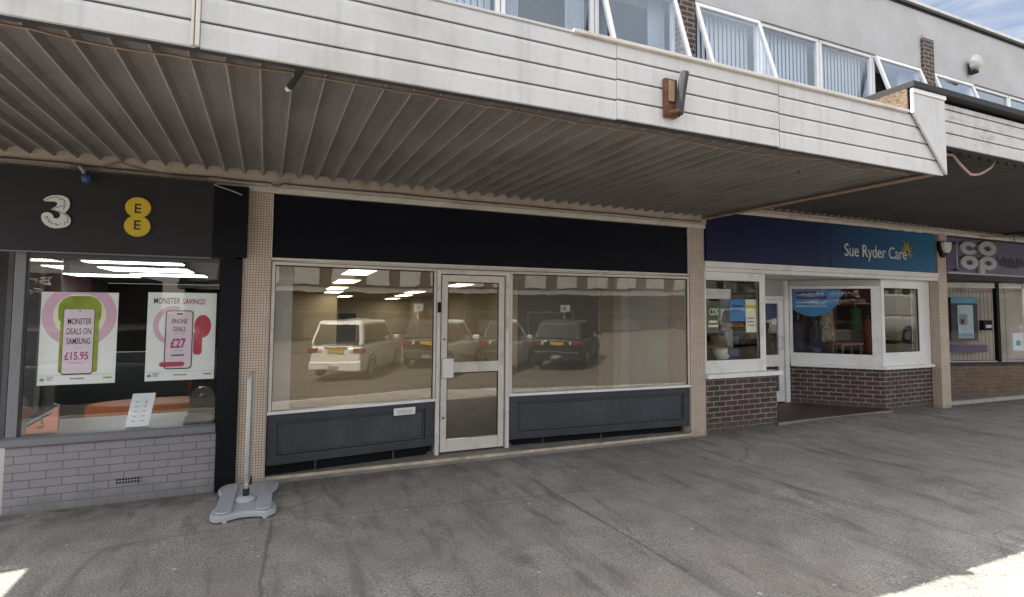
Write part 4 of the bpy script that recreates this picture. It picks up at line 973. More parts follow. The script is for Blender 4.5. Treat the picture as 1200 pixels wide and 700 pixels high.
b = MB(); b.tube([(c - .09, 1.165, 1.0), (c - .09, 1.12, 1.0), (c - .09, 1.12, 1.22), (c - .09, 1.165, 1.22)], .010, 8); b.build('handle', 'aluminium', sdoor)
b = MB(); b.box(5.43, 5.47, .2, 6, 0, 2.5); b.box(10.68, 10.72, .46, 6, 0, 2.5); b.box(5.43, 10.72, 6, 6.1, 0, 2.5); b.build('interior_wall', 'charity_interior', cs)
b = MB(); b.prism([(5.43, .17), (6.6, .17), (7.62, 1.24), (8.55, 1.27), (9.52, .31), (10.72, .31), (10.72, 6), (5.43, 6)], .02, .07, 'z'); b.build('interior_floor', 'charity_interior', cs)
b = MB(); b.prism([(5.43, .10), (6.58, .10), (7.62, 1.24), (8.55, 1.27), (9.5, .26), (10.72, .26), (10.72, 6), (5.43, 6)], 2.35, 2.42, 'z'); b.build('interior_ceiling', 'dark_interior', cs)
b = MB(); b.prism([(5.48, .17), (6.5, .17), (7.3, 1.0), (7.3, 1.1), (5.48, 1.1)], .55, .60, 'z'); b.prism([(8.65, 1.25), (9.52, .32), (10.66, .32), (10.66, 1.2), (8.9, 1.5)], .48, .52, 'z'); b.build('display_deck', 'shelf_grey', cs)
b = MB(); b.box(5.5, 6.9, 1.5, 1.54, .07, 2.3); b.build('display_back', 'dark_grey_paint', cs)

sg = thing('shop_sign', 'long navy to blue charity shop sign with white name and small sun emblem', 'sign', (8, -.03, 2.68))
b = MB(); b.box(5.435, 7.925, -.03, .06, 2.348, 3.012); b.box(7.932, 10.60, -.03, .06, 2.348, 3.012); b.build('sign_board', 'charity_sign_blue', sg, bev=.003)
text('lettering', 'Sue Ryder Care', 'sign_letter_white', sg, 8.235, 9.79, 2.468, 2.735, -.031, .010, .004)
b = MB()
for k in range(11):
    a = R(-35 + 215 * k / 10); r0, r1 = .075, .135 + .05 * (k % 2)
    b.tube([(9.80 + r0 * math.cos(a), -.037, 2.655 + r0 * math.sin(a)), (9.80 + r1 * math.cos(a) * 1.0, -.037, 2.655 + r1 * math.sin(a) * 1.25)], [.010, .003], 5)
ring(b, 9.80, 2.655, .062, .062, .016, -.042, -.032, -60, 200, 24)
b.build('sun_emblem', 'sign_yellow', sg)
b = MB()
for x0, x1 in ((9.35, 9.62), (9.75, 9.98), (10.05, 10.28)): b.box(x0, x1, -.026, .0, 3.018, 3.05)
b.build('wedge', 'cream_trim', sg)
al = thing('alarm_box', 'white alarm box with black backing on the tiled pillar beside the purple sign', 'alarm', (10.83, -.06, 2.75))
b = MB(); b.prism([(10.70, 2.90), (10.965, 2.90), (10.965, 2.74), (10.87, 2.62), (10.80, 2.62), (10.70, 2.76)], -.045, -.002, 'y'); b.build('backing', 'black_paint', al, bev=.008)
b = MB(); b.prism([(10.74, 2.885), (10.975, 2.885), (10.97, 2.775), (10.91, 2.70), (10.80, 2.70), (10.745, 2.79)], -.10, -.046, 'y'); b.build('cover', 'white_plastic', al, bev=.012, seg=3)

# things on show in the charity shop
def sheet(name, label, cat, fr, a, c, z0, z1, d, mat):
    p = thing(name, label, cat, fr((a + c) / 2, d, z0)); MB().box(a, c, d, d + .003, z0, z1, fr=fr).build('paper', mat, p); return p
def bars(p, fr, rows, d, mat, h=.02):
    b = MB()
    for a, c, z in rows: b.box(a, c, d, d + .0012, z, z + h, fr=fr)
    b.build('lettering', mat, p)
p = sheet('poster', 'dark green poster with pale bold lettering at the left of the charity shop window', 'poster', WL, .06, .33, 1.36, 1.80, -.05, 'green_poster')
text('lettering', 'CDS', 'poster_cream', p, .15, .31, 1.60, 1.70, -.046, .0015, .02, fr=WL)
bars(p, WL, [(.13, .31, 1.44), (.15, .29, 1.50)], -.046, 'poster_cream', .03)
p = sheet('poster', 'blue poster high in the left charity shop window', 'poster', WL, .53, .82, 1.52, 1.83, -.05, 'sticker_blue')
bars(p, WL, [(.57, .78, 1.72), (.57, .74, 1.66)], -.046, 'sticker_navy', .03)
p = sheet('poster', 'cream poster with a yellow band beside the blue poster in the charity shop', 'poster', WL, .83, 1.04, 1.36, 1.83, -.05, 'poster_cream')
bars(p, WL, [(.84, 1.03, 1.70)], -.046, 'sign_yellow', .05); bars(p, WL, [(.86, 1.0, 1.55), (.86, .98, 1.50), (.86, 1.0, 1.45)], -.046, 'ink_grey', .02)
p = sheet('poster', 'pale strip poster hanging across the top of the left charity window', 'poster', WL, .06, .56, 1.83, 1.97, -.06, 'pale_recess_boards')
st = thing('window_sticker', 'large blue round window sticker on the angled charity shop pane', 'sticker', WA(.45, -.04, 1.57))
arc = [(.062, 2.048)] + [(.062, 1.76)] + [(.38 + .44 * math.cos(R(a)), 2.03 + .46 * math.sin(R(a))) for a in range(216, 360, 8)] + [(.82, 2.048)]
b = MB(); b.prism(arc, -.042, -.0365, 'y', fr=WA); b.build('disc', 'sticker_blue', st)
bars(st, WA, [(.12, .22, 1.96), (.24, .44, 1.96), (.12, .60, 1.87)], -.0362, 'sticker_navy', .05)
b = MB()
for a, c, z in ((.12, .46, 1.80), (.12, .60, 1.735)): b.box(a, c, -.0362, -.035, z, z + .025, fr=WA)
b.build('small_lettering', 'sticker_pale_text', st)
st = thing('window_sticker', 'dark navy half round sticker on the charity shop door pane', 'sticker', (8.0, 1.20, 1.6))
b = MB(); b.prism([(7.76, 1.785), (7.76, 1.60)] + [(8.0 + .24 * math.cos(R(a)), 1.62 + .16 * math.sin(R(a))) for a in range(190, 351, 10)] + [(8.18, 1.785)], 1.195, 1.199, 'y'); b.build('disc', 'sticker_navy', st)
hb = thing('hat_display', 'olive hat on a white mannequin head in the left charity window', 'mannequin head', (6.0, .32, .60))
b = MB(); b.lathe([(.05, 0), (.06, .05), (.05, .10), (.08, .15), (.105, .22), (.10, .30), (.06, .36), (.01, .375)], (6.0, .32, .86), 20); b.build('head', 'mannequin_white', hb, smooth=True)
b = MB(); b.prism([(6.05, 1.06), (6.125, 1.05), (6.16, 1.0), (6.10, .96), (6.04, .95)], .28, .34, 'y'); b.build('face', 'mannequin_white', hb, bev=.02, seg=3)
b = MB(); b.lathe([(.19, .30), (.185, .315), (.125, .33), (.12, .40), (.10, .45), (.03, .47)], (5.965, .32, .84), 24); b.build('hat', 'olive_hat', hb, smooth=True)
b = MB(); b.lathe([(.11, 0), (.13, .05), (.12, .15), (.07, .24), (.05, .26)], (5.99, .32, .60), 16); b.build('stand', 'olive_hat', hb)
pk = thing('shirt', 'white shirt hanging at the middle of the left charity window', 'garment', (6.3, .5, 1.5))
b = MB(); b.prism([(6.12, 1.66), (6.22, 1.96), (6.34, 1.96), (6.46, 1.70), (6.40, 1.66), (6.38, 1.36), (6.20, 1.36), (6.18, 1.62)], .47, .53, 'y'); b.build('cloth', 'white_fabric', pk, bev=.02, seg=3)
b = MB(); b.tube([(6.28, .50, 1.96), (6.28, .50, 2.3)], .004, 6); b.build('hanger', 'aluminium', pk)
for (x, y, z, w_, h_, dp, m_, lab) in ((6.42, .55, 1.10, .15, .40, .06, 'white_plastic', 'tall white box below the white shirt in the charity window'), (6.31, .36, .602, .22, .50, .14, 'denim', 'blue denim bag standing beside the hat in the charity window'), (6.62, .45, .602, .26, .36, .16, 'navy_fabric', 'dark navy bag on the display deck of the left charity window'), (7.0, .62, 1.152, .20, .07, .14, 'bare_wood', 'flat wooden box on the shelf of the left charity window'), (6.88, .62, .602, .22, .28, .14, 'green_poster', 'dark green box at the right of the left charity window'), (5.72, .55, .602, .26, .60, .12, 'brown_wood', 'dark brown case behind the hat in the charity window')):
    q = thing('display_box', lab, 'box', (x, y + dp / 2, z), 'goods in the left charity shop window')
    MB().box(x - w_ / 2, x + w_ / 2, y, y + dp, z, z + h_).build('box_body', m_, q, bev=.012)
    MB().box(x - w_ / 2 - .003, x + w_ / 2 + .003, y - .003, y + dp + .003, z + h_ * .72, z + h_ * .80).build('strap', 'ink_dark_text', q)
gb = MB(); gb.box(6.95, 7.32, .92, .94, 1.50, 2.10); gb.box(7.0, 7.28, .915, .919, 1.75, 1.80, 1); tag(gb.build('display_board', ['poster_cream', 'ink_grey']), 'pale greenish board at the back right of the left charity window', 'board')
sh = thing('shelf_unit', 'dark shelf unit with small goods behind the left charity window', 'shelf', (6.8, .8, .6))
b = MB()
for z in (1.13, 1.40): b.box(6.52, 7.12, .60, .82, z, z + .02)
b.box(6.52, 6.535, .60, .82, .60, 1.6); b.box(7.105, 7.12, .70, .82, .60, 1.6); b.build('shelf', 'brown_wood', sh)
random.seed(3)
for k in range(11):
    z = 1.151 if k < 6 else 1.421; x = 6.55 + .09 * (k % 6); h = random.uniform(.07, .18); q = MB(); wd = random.uniform(.035, .08)
    if k % 3: q.box(x, x + wd, .64, .72, z, z + h)
    else: q.lathe([(wd * .4, 0), (wd * .55, h * .3), (wd * .5, h * .6), (wd * .25, h * .8), (wd * .3, h)], (x + .03, .68, z), 12)
    q.build('goods', ['brochure_coral', 'card_white', 'teal_ink', 'poster_pink', 'denim', 'yellow_plate', 'white_plastic', 'car_silver', 'brochure_coral', 'brown_clay', 'card_white'][k], sh, bev=.003)
def garment(name, lab, x, y, ztop, w, h, mat, flare=1.15):
    g = thing(name, lab, 'garment', (x, y, ztop - h))
    mb = MB(); n = 9; prof = [(.10, 0), (.42, -.035), (.50, -.10), (.48, -.35), (.52 * flare, -1.0)]
    vs_ = []; 
    for tt, kw, kd in ((0, .07, .4), (.02, .12, .7), (.07, .42, 1), (.14, .47, 1.2), (.35, .43, 1.3), (.6, .45, 1.3), (.85, .50 * flare, 1.4), (1, .52 * flare, 1.4)):
        for k in range(14):
            a = 2 * math.pi * k / 14; rr = 1 + .12 * math.sin(a * 5 + x * 9) * tt
            vs_.append((x + w * kw * math.cos(a) * rr, y + .06 * kd * math.sin(a) * rr, ztop - h * tt))
    mb.add(vs_, [(r_ * 14 + k, r_ * 14 + (k + 1) % 14, (r_ + 1) * 14 + (k + 1) % 14, (r_ + 1) * 14 + k) for r_ in range(7) for k in range(14)] + [tuple(range(13, -1, -1)), tuple(range(98, 112))])
    mb.build('cloth', mat, g, smooth=True)
    mb = MB(); mb.tube([(x, y, ztop), (x, y, ztop + .05), (x + .015, y, ztop + .07)], .004, 6); mb.build('hanger_hook', 'aluminium', g)
    return g
garment('dress', 'patterned dress hanging in the middle of the angled charity window', 9.22, 1.02, 1.92, .36, .80, 'patterned_fabric')
garment('skirt', 'long navy skirt hanging below the blue sticker in the charity window', 8.98, 1.05, 1.42, .36, .80, 'navy_fabric')
garment('coat', 'dark coat hanging at the left of the angled charity window', 8.74, 1.22, 1.50, .34, .90, 'navy_fabric')
garment('top', 'green top at the right of the angled charity window', 9.98, 1.0, 1.74, .26, .42, 'green_fabric')
garment('scarf', 'long red scarf at the right edge of the angled charity window', 10.02, .80, 1.52, .10, .62, 'red_fabric', 1.0)
rl = thing('clothes_rail', 'metal clothes rail inside the angled charity window', 'rail', (9.6, 1.75, .07))
b = MB(); b.tube([(8.7, 1.75, 1.78), (10.5, 1.75, 1.78)], .014, 8); b.build('rail', 'aluminium', rl)
for x in (8.72, 10.48): b = MB(); b.tube([(x, 1.75, .07), (x, 1.75, 1.78)], .014, 8); b.build('upright', 'aluminium', rl)
for k in range(16):
    x = 8.82 + .105 * k
    g = garment('garment', 'dark garment packed among others on the clothes rail', x, 1.75 + .02 * (k % 2), 1.70, .22, .62 + .09 * (k * 7 % 4), ['navy_fabric', 'patterned_fabric', 'charity_interior', 'red_fabric', 'navy_fabric', 'denim', 'green_fabric', 'brown_wood'][k * 5 % 8])
    g['group'] = 'clothes on the charity shop rail'
for x, y, zt_, h_, m_, lab in ((5.62, .85, 1.9, .7, 'patterned_fabric', 'patterned top hanging at the far left of the charity window'), (6.75, .95, 2.0, .5, 'white_fabric', 'pale blouse hanging at the back of the left charity window'), (6.0, .9, 1.75, .6, 'navy_fabric', 'dark jacket hanging behind the hat in the charity window')):
    garment('top', lab, x, y, zt_, .34, h_, m_)
hp = MB(); hp.lathe([(.16, 0), (.155, .012), (.09, .02), (.085, .08), (.03, .10)], (10.12, 1.0, 1.80), 20); tag(hp.build('straw_hat', 'straw_hat', smooth=True), 'pale straw hat above the green top in the charity window', 'hat')
tbm = thing('side_table', 'small pink table in the angled charity window', 'table', (9.55, .9, .52))
b = MB(); b.box(9.27, 9.82, .76, 1.0, 1.06, 1.10); b.build('table_top', 'pink_table', tbm, bev=.004)
for x, y in ((9.29, .78), (9.78, .78), (9.29, .96), (9.78, .96)): b = MB(); b.box(x, x + .03, y, y + .03, .52, 1.059); b.build('leg', 'pink_table', tbm)
b = MB(); b.box(9.30, 9.90, 1.04, 1.06, 1.13, 1.29); b.box(9.30, 9.90, 1.03, 1.07, 1.292, 1.325, 1); tag(b.build('display_board', ['dark_grey_paint', 'pink_table']), 'dark board with a pink top rail behind the pink table', 'board')
b = MB()
for k in range(7):
    a = k * 2.4; b.lathe([(.02, -.07), (.085, -.03), (.09, .03), (.03, .07)], (9.62 + .07 * k + .02 * math.sin(a), .50 + .05 * math.cos(a), .61 + .05 * (k % 3)), 10)
tag(b.build('teddy_pile', 'teal_ink', smooth=True), 'heap of dark teal soft toys low in the right charity window', 'soft toys')
p = sheet('poster', 'pale notice standing low in the right charity window', 'poster', WR, .22, .40, .98, 1.30, -.20, 'screen_pale')
b = MB(); b.box(10.45, 10.56, .50, .58, .53, 2.2); tag(b.build('curtain', 'green_poster', bev=.02), 'dark green curtain at the right edge of the charity window', 'curtain')
vl = MB(); vl.lathe([(.10, .0), (.12, .01), (.09, .05), (.03, .06)], (6.08, .30, 2.12), 16); tag(vl.build('ceiling_lamp', 'white_plastic', smooth=True), 'small white round lamp at the top of the left charity window', 'lamp')

# ---------------------------------------------------------------- purple convenience shop on the far right
co = thing('convenience_shop', 'purple signed shop with beige boarded window and tan brick base at the right', 'shop', (13, .5, 0))
WC = wallframe(11.0, .94, 13.9, .19); WC2 = wallframe(13.9, .19, 16.33, .19)
for F, L_ in ((WC, WC.L), (WC2, WC2.L)):
    b = MB(); b.box(0, L_, -.15, .0, -.05, .635, fr=F); b.build('brick_base', 'tan_brick', co)
    b = MB(); b.box(0, L_, -.15, .05, .637, .685, fr=F); b.build('window_sill', 'dark_purple_paint', co, bev=.004)
    b = MB(); b.box(0, L_, -.32, -.30, .69, 2.5, fr=F); b.build('back_boards', 'beige_boards', co)
b = MB()
for k in range(17): b.box(1.15 + .09 * k, 1.155 + .09 * k, -.2998, -.296, .69, 2.1, fr=WC)
b.build('board_groove', 'brown_wood', co)
for F, a, c in ((WC, .02, 2.33), (WC, 2.41, WC.L - .02), (WC2, .03, WC2.L)):
    mb = MB(); mb.box(a, c, -.04, .0, .687, .70, fr=F); mb.box(a, c, -.04, 0, 2.14, 2.24, fr=F); f = mb.build('window', 'offwhite_joinery', co)
    g = MB(); g.box(a, c, -.025, -.019, .702, 2.138, fr=F); g.build('pane', 'dark_glass', f)
b = MB(); b.box(2.335, 2.405, -.06, .02, .687, 2.24, fr=WC); b.build('mullion', 'black_paint', co, bev=.004)
b = MB(); b.box(10.985, 16.3, .0, 1.6, 2.245, 2.345); b.build('head_panel', 'black_paint', co)
b = MB(); b.prism([(10.985, .22), (16.33, .02), (16.33, .6), (13.9, .33), (11.0, 1.06)], -.05, .055, 'z'); b.build('shop_step', 'concrete_step', co, bev=.004)
b = MB(); b.prism([(10.985, .14), (16.33, -.06), (16.33, .018), (10.985, .218)], -.05, .062, 'z'); b.build('step_edge', 'kerb_concrete', co, bev=.008)
b = MB(); b.box(10.985, 16.3, 1.8, 5, 0, 2.6); b.build('interior_wall', 'dark_interior', co)
cp = thing('cash_panel', 'tall dark panel with blue header and bright screen in the purple shop window', 'panel', WC(1.72, -.1, 1.1))
b = MB(); b.box(1.40, 2.02, -.20, -.10, 1.09, 1.955, fr=WC); b.build('panel_body', 'dark_purple_paint', cp, bev=.006)
b = MB(); b.box(1.40, 2.02, -.099, -.09, 1.835, 1.95, fr=WC); b.build('header', 'screen_blue', cp)
b = MB(); b.box(1.54, 1.90, -.099, -.09, 1.15, 1.80, fr=WC); b.build('screen', 'screen_pale', cp)
b = MB(); b.box(1.57, 1.76, -.0895, -.087, 1.40, 1.62, fr=WC); b.build('key_panel', 'ink_grey', cp)
b = MB(); b.box(1.60, 1.68, -.0868, -.084, 1.43, 1.52, fr=WC); b.build('slot', 'ink_black', cp)
b = MB(); b.box(1.55, 1.88, -.0895, -.087, 1.17, 1.24, fr=WC); b.build('foot_label', 'screen_blue', cp)
b = MB(); b.box(1.25, 2.20, -.22, -.08, .87, 1.005, fr=WC); tag(b.build('purple_ledge', 'purple_paint', bev=.006), 'long purple ledge under the dark panel in the shop window', 'ledge')
nb = thing('notice_box', 'small black box with a white label beside the black window post', 'box', WC(2.2, -.1, 1.3))
b = MB(); b.box(2.10, 2.30, -.15, -.05, 1.30, 1.50, fr=WC); b.build('box_body', 'black_paint', nb, bev=.006)
b = MB(); b.box(2.14, 2.27, -.049, -.046, 1.35, 1.41, fr=WC); b.build('label_strip', 'card_white', nb)
p = sheet('poster', 'white notice with a teal square low at the far right window', 'poster', WC, 2.72, 2.98, .90, 1.25, -.016, 'card_white'); bars(p, WC, [(2.80, 2.90, 1.0)], -.0128, 'teal_ink', .1)
sg = thing('shop_sign', 'muted purple shop sign with pale rounded letters co op', 'sign', (13, 0, 2.67))
b = MB(); b.box(10.985, 16.32, -.01, .10, 2.35, 2.995); b.build('sign_board', 'purple_sign', sg, bev=.003)
b = MB(); b.box(10.985, 16.32, -.016, .0, 2.346, 2.375); b.build('lower_lip', 'pale_letter_grey', sg)
y0, y1 = -.052, -.012
cl_, cr_ = 11.60, 12.20; zt, zb = 2.822, 2.560
b = MB(); ring(b, cl_, zt, .275, .118, .165, y0, y1, 24, 336, 40, wz=.075); b.build('letter', 'pale_letter_grey', sg, bev=.006)
b = MB(); ring(b, cr_, zt + .02, .285, .135, .165, y0, y1, wz=.090); b.build('letter', 'pale_letter_grey', sg, bev=.006)
b = MB(); ring(b, cl_, zb, .275, .125, .165, y0, y1, wz=.082); b.build('letter', 'pale_letter_grey', sg, bev=.006)
b = MB(); ring(b, cr_, zb + .01, .285, .125, .165, y0, y1, -150, 180, 40, wz=.080); b.prism([(cr_ - .285, zb + .05), (cr_ - .12, zb + .05), (cr_ - .12, zb - .19), (cr_ - .285, zb - .19)], y0 + .001, y1 - .001, 'y'); b.build('letter', 'pale_letter_grey', sg)
b = MB(); random.seed(5); x = 12.55
while x < 13.9:
    w_ = random.uniform(.03, .07); b.box(x, x + w_, -.02, -.011, 2.50 + random.uniform(0, .05), 2.66 + random.uniform(0, .06)); x += w_ + random.uniform(.03, .06)
b.build('small_lettering', 'ink_dark_text', sg)
ar = thing('sign_bracket', 'pale vertical bracket beside the letter c on the purple sign', 'bracket', (11.18, -.06, 2.6))
b = MB(); b.tube([(11.19, -.06, 2.90), (11.19, -.06, 2.42)], .014, 8); b.build('rod', 'pale_letter_grey', ar)
b = MB(); b.tube([(11.19, -.05, 2.52), (11.32, -.03, 2.56)], .012, 6); b.box(11.165, 11.215, -.07, -.011, 2.88, 2.91); b.box(11.165, 11.215, -.07, -.011, 2.40, 2.43); b.build('clamp', 'ink_dark_text', ar)

# ---------------------------------------------------------------- the far side of the car park (seen in the glass)
def far_terrace(name, lab, x0, x1, y, zg, z_band, bh, top):
    T = thing(name, lab, 'building', ((x0 + x1) / 2, y, zg))
    b = MB(); b.box(x0, x1, y - 8, y, z_band + bh, top); b.build('wall', 'far_brick', T)
    b = MB(); b.box(x0, x1, y - 8, y - 2.4, zg, z_band + .0); b.build('shopfront', 'far_shopfront', T)
    b = MB(); b.box(x0, x1, y - 2.4, y + .35, z_band, z_band + bh - .06); b.build('canopy_band', 'far_band', T)
    b = MB(); b.box(x0, x1, y - 2.4, y + .40, z_band + bh - .059, z_band + bh - .001); b.build('canopy_edge', 'dark_trim', T)
    b = MB(); b.box(x0 - .2, x1 + .2, y - 8, y + .2, top + .002, top + .3); b.build('roof', 'dark_trim', T)
    k = 0; x = x0 + .4
    while x < x1 - 2:
        q = MB(); q.box(x, x + 1.5, y - .1, y + .03, z_band + bh + .08, z_band + bh + 1.3); q.build('window', 'far_window', T); x += 2.35; k += 1
    x = x0 + 1
    while x < x1 - 4:
        q = MB(); q.box(x, x + 3.6, y - 2.39, y - 2.36, zg + 2.0, zg + 2.12); q.box(x, x + .12, y - 2.39, y - 2.36, zg, zg + 1.99); q.box(x + 3.48, x + 3.6, y - 2.39, y - 2.36, zg, zg + 1.99); q.box(x + 1.2, x + 3.4, y - 2.39, y - 2.37, zg + .1, zg + 1.5); q.build('shop_window', 'far_frame', T); x += 5.6
    x = x0 + .8
    while x < x1:
        q = MB(); q.box(x, x + .08, y + .351, y + .40, z_band + .02, z_band + bh - .07); q.build('band_bracket', 'far_frame', T); x += 4.3
    return T
far_terrace('far_terrace', 'long brown terrace with a pale canopy band across the car park', -4.5, 66, -30, -.75, 2.62, .36, 6.4)
T = far_terrace('far_shop', 'brown shop block with a broad pale band and maroon sign across the car park', -26, -5.6, -24, -1.2, 3.02, .66, 6.8)
sg = thing('shop_sign', 'maroon sign with white lettering under the pale band across the car park', 'sign', (-9, -23.5, 2.4))
b = MB(); b.box(-13.2, -7.0, -23.6, -23.5, 1.90, 2.98); b.build('sign_board', 'maroon_sign', sg)
text('lettering', 'British Heart\nFoundation', 'sign_letter_white', sg, -12.6, -8.3, 2.00, 2.84, -23.499, .02, .03, flip=True)
# road sign poles
def pole_sign(x, y, lab):
    zg = road_z(x, y); T = thing('parking_sign', lab, 'sign', (x, y, zg))
    b = MB(); b.tube([(x, y, zg), (x, y, zg + 2.15)], .03, 8); b.build('pole', 'bright_metal_trim', T)
    b = MB(); b.box(x - .24, x + .24, y + .035, y + .055, zg + 1.90, zg + 2.28); b.build('plate', 'white_plastic', T)
    b = MB(); b.box(x - .1, x + .06, y + .0555, y + .058, zg + 2.02, zg + 2.17); b.build('symbol', 'ink_grey', T)
pole_sign(11.3, -20, 'white parking sign on a pole behind the black car')
pole_sign(24.5, -20, 'white parking sign on a pole far along the car park')
# ---------------------------------------------------------------- parked cars
class LB(MB):
    local = True
def quad_on(P, u0, u1, v0, v1, off):
    """rectangle on the bilinear patch P (4 corners a,b,c,d), pushed out by off with thickness"""
    a, b, c, d = (Vector(q) for q in P)
    n = (b - a).cross(d - a).normalized()
    f = lambda u, v: (a.lerp(b, u)).lerp(d.lerp(c, u), v)
    q = [f(u0, v0), f(u1, v0), f(u1, v1), f(u0, v1)]
    return [p + n * off for p in q] + [p - n * .01 for p in q]
def make_car(name, lab, x, y, heading, paint, L, W, H, belt, kind):
    zg = road_z(x, y)
    T = thing(name, lab, 'car', (x, y, zg), 'cars parked across from the shops'); T.rotation_euler = (0, 0, heading)
    hl, hw = L / 2, W / 2
    van = kind == 'van'
    nose = belt - (.18 if kind != 'mpv' else .12)
    st = [(-hl, .86, .34, belt - .10), (-hl + .10, .95, .28, belt - .01), (-hl + .45, 1.0, .24, belt), (-.2, 1.0, .22, belt), (hl * .42, 1.0, .22, belt - .01), (hl * .62, .99, .23, belt - .04), (hl - .45, .95, .25, nose), (hl - .14, .86, .27, nose - .12), (hl, .72, .32, nose - .30)]
    b = LB(); vs_ = []; m_ = 10
    for (xx, k, z0, z1) in st:
        w_ = hw * k
        half = [(w_ * .90, z0), (w_ * .985, z0 + .12), (w_, z0 + (z1 - z0) * .5), (w_ * .985, z0 + (z1 - z0) * .86), (w_ * .93, z1)]
        vs_ += [(xx, q, z) for q, z in half] + [(xx, -q, z) for q, z in reversed(half)]
    fs_ = [(r_ * m_ + i, r_ * m_ + (i + 1) % m_, (r_ + 1) * m_ + (i + 1) % m_, (r_ + 1) * m_ + i) for r_ in range(len(st) - 1) for i in range(m_)]
    fs_ += [tuple(range(m_ - 1, -1, -1)), tuple(range((len(st) - 1) * m_, len(st) * m_))]
    b.add(vs_, fs_); body = b.build('body', paint, T, bev=.03, seg=2)
    for pl in body.data.polygons: pl.use_smooth = True
    # cabin
    xb0, xb1, xt0, xt1 = {'mpv': (-hl + .06, hl - .70, -hl + .34, hl - 1.95), 'suv': (-hl + .10, hl - 1.20, -hl + .62, hl - 2.25), 'hatch': (-hl + .10, hl - 1.05, -hl + .50, hl - 1.9), 'van': (-hl + .02, hl - .80, -hl + .08, hl - 1.35)}[kind]
    wb, wt = hw * .955, hw * (.78 if not van else .86)
    zb = belt - .02
    B_ = [(xb0, -wb, zb), (xb1, -wb * .93, zb - .03), (xb1, wb * .93, zb - .03), (xb0, wb, zb)]
    Tt = [(xt0, -wt, H - .03), (xt1, -wt, H - .02), (xt1, wt, H - .02), (xt0, wt, H - .03)]
    b = LB(); b.add(B_ + Tt, [(3, 2, 1, 0), (4, 5, 6, 7), (0, 1, 5, 4), (1, 2, 6, 5), (2, 3, 7, 6), (3, 0, 4, 7)]); b.build('cabin', paint, T, bev=.12, seg=5)
    bf = [(0, 1, 2, 3), (4, 5, 1, 0), (5, 6, 2, 1), (6, 7, 3, 2), (7, 4, 0, 3), (7, 6, 5, 4)]
    def win(nm, P, u0, u1, v0, v1):
        q = LB(); q.add(quad_on(P, u0, u1, v0, v1, .012), bf); q.build(nm, 'car_glass', T)
    rear = (B_[3], B_[0], Tt[0], Tt[3]); front = (B_[1], B_[2], Tt[2], Tt[1]); rt = (B_[0], B_[1], Tt[1], Tt[0]); lf = (B_[2], B_[3], Tt[3], Tt[2])
    win('rear_window', rear, .075, .925, .07, .84); win('windscreen', front, .07, .93, .06, .90)
    if van: cuts = [(.76, .95)]
    elif kind == 'mpv': cuts = [(.06, .34), (.36, .62), (.64, .86)]
    else: cuts = [(.08, .30), (.33, .60), (.62, .88)]
    for u0, u1 in cuts:
        win('side_window', rt, u0, u1, .10, .84); win('side_window', lf, 1 - u1, 1 - u0, .10, .84)
    # wheels
    rw = .35
    for sx in (-hl + .92, hl - .92):
        for sy in (-1, 1):
            w_ = LB(); w_.lathe([(rw * .7, -.11), (rw, -.09), (rw, .09), (rw * .7, .11)], (sx, sy * (hw - .10), rw), 28, axis='y'); wo = w_.build('wheel', 'tyre_black', T, bev=.015)
            w_ = LB(); w_.lathe([(rw * .66, 0), (rw * .60, .02), (rw * .2, .012), (.03, .03)], (0, 0, 0), 20, axis='y'); w_.v = [(sx + p[0], sy * (hw + .008 + p[1]), rw + p[2]) for p in w_.v]; w_.build('rim', 'wheel_silver', wo)
            a_ = LB(); ring(a_, sx, rw + .02, rw + .07, rw + .07, .06, sy * (hw - .02), sy * (hw + .012), 0, 180, 24); a_.build('wheel_arch', 'black_rubber', T)
    zl = belt - .24
    for sy in (-1, 1):
        q = LB(); q.box(-hl - .015, -hl + .34, sy * (hw * .60), sy * (hw * 1.006), zl, zl + .17); q.build('tail_lamp', 'tail_red', T, bev=.03, seg=3)
        q = LB(); q.box(-hl - .02, -hl + .02, sy * (hw * .50), sy * (hw * .59), zl + .02, zl + .13); q.build('reversing_lamp', 'lamp_clear', T, bev=.01)
        q = LB(); q.box(hl - .38, hl - .05, sy * (hw * .52), sy * (hw * .90), nose - .27, nose - .12); q.build('headlight', 'lamp_clear', T, bev=.03, seg=3)
        q = LB(); q.box(hl * .42, hl * .42 + .12, sy * (hw - .02), sy * (hw + .19), belt + .02, belt + .18); q.build('wing_mirror', paint, T, bev=.03)
    q = LB(); q.box(-hl - .02, -hl + .01, -.26, .26, zl + .02, zl + .14); q.build('number_plate', 'yellow_plate', T)
    q = LB(); q.box(-hl - .055, -hl + .25, -hw * .93, hw * .93, .30, .62); q.build('rear_bumper', paint, T, bev=.05, seg=3)
    q = LB(); q.box(-hl - .062, -hl, -.2, .16, .36, .46); q.build('bumper_vent', 'ink_grey', T)
    q = LB(); q.box(-hl - .022, -hl + .1, -hw * .40, hw * .40, zl + .17, zl + .20); q.build('boot_trim', 'aluminium', T)
    return T
hd = math.atan2(-.82, .57)
make_car('parked_car', 'white people carrier parked across from the empty shop, rear facing it', 6.05, -13.8, hd + .08, 'car_white', 4.85, 1.85, 1.92, 1.10, 'mpv')
make_car('parked_car', 'black four by four parked next to the white people carrier', 9.35, -14.5, hd - .03, 'car_black', 4.85, 1.93, 1.74, 1.06, 'suv')
make_car('parked_car', 'silver hatchback parked beside the black four by four', 16.6, -15.0, hd, 'car_silver', 4.1, 1.75, 1.48, .95, 'hatch')
make_car('parked_car', 'dark hatchback parked on its own at the left of the car park', -5.2, -14.8, hd, 'car_black', 4.1, 1.75, 1.48, .95, 'hatch')
make_car('parked_van', 'tall white van parked at the far right of the row', 26.3, -11.5, R(185), 'car_white', 5.6, 2.0, 2.35, 1.25, 'van')
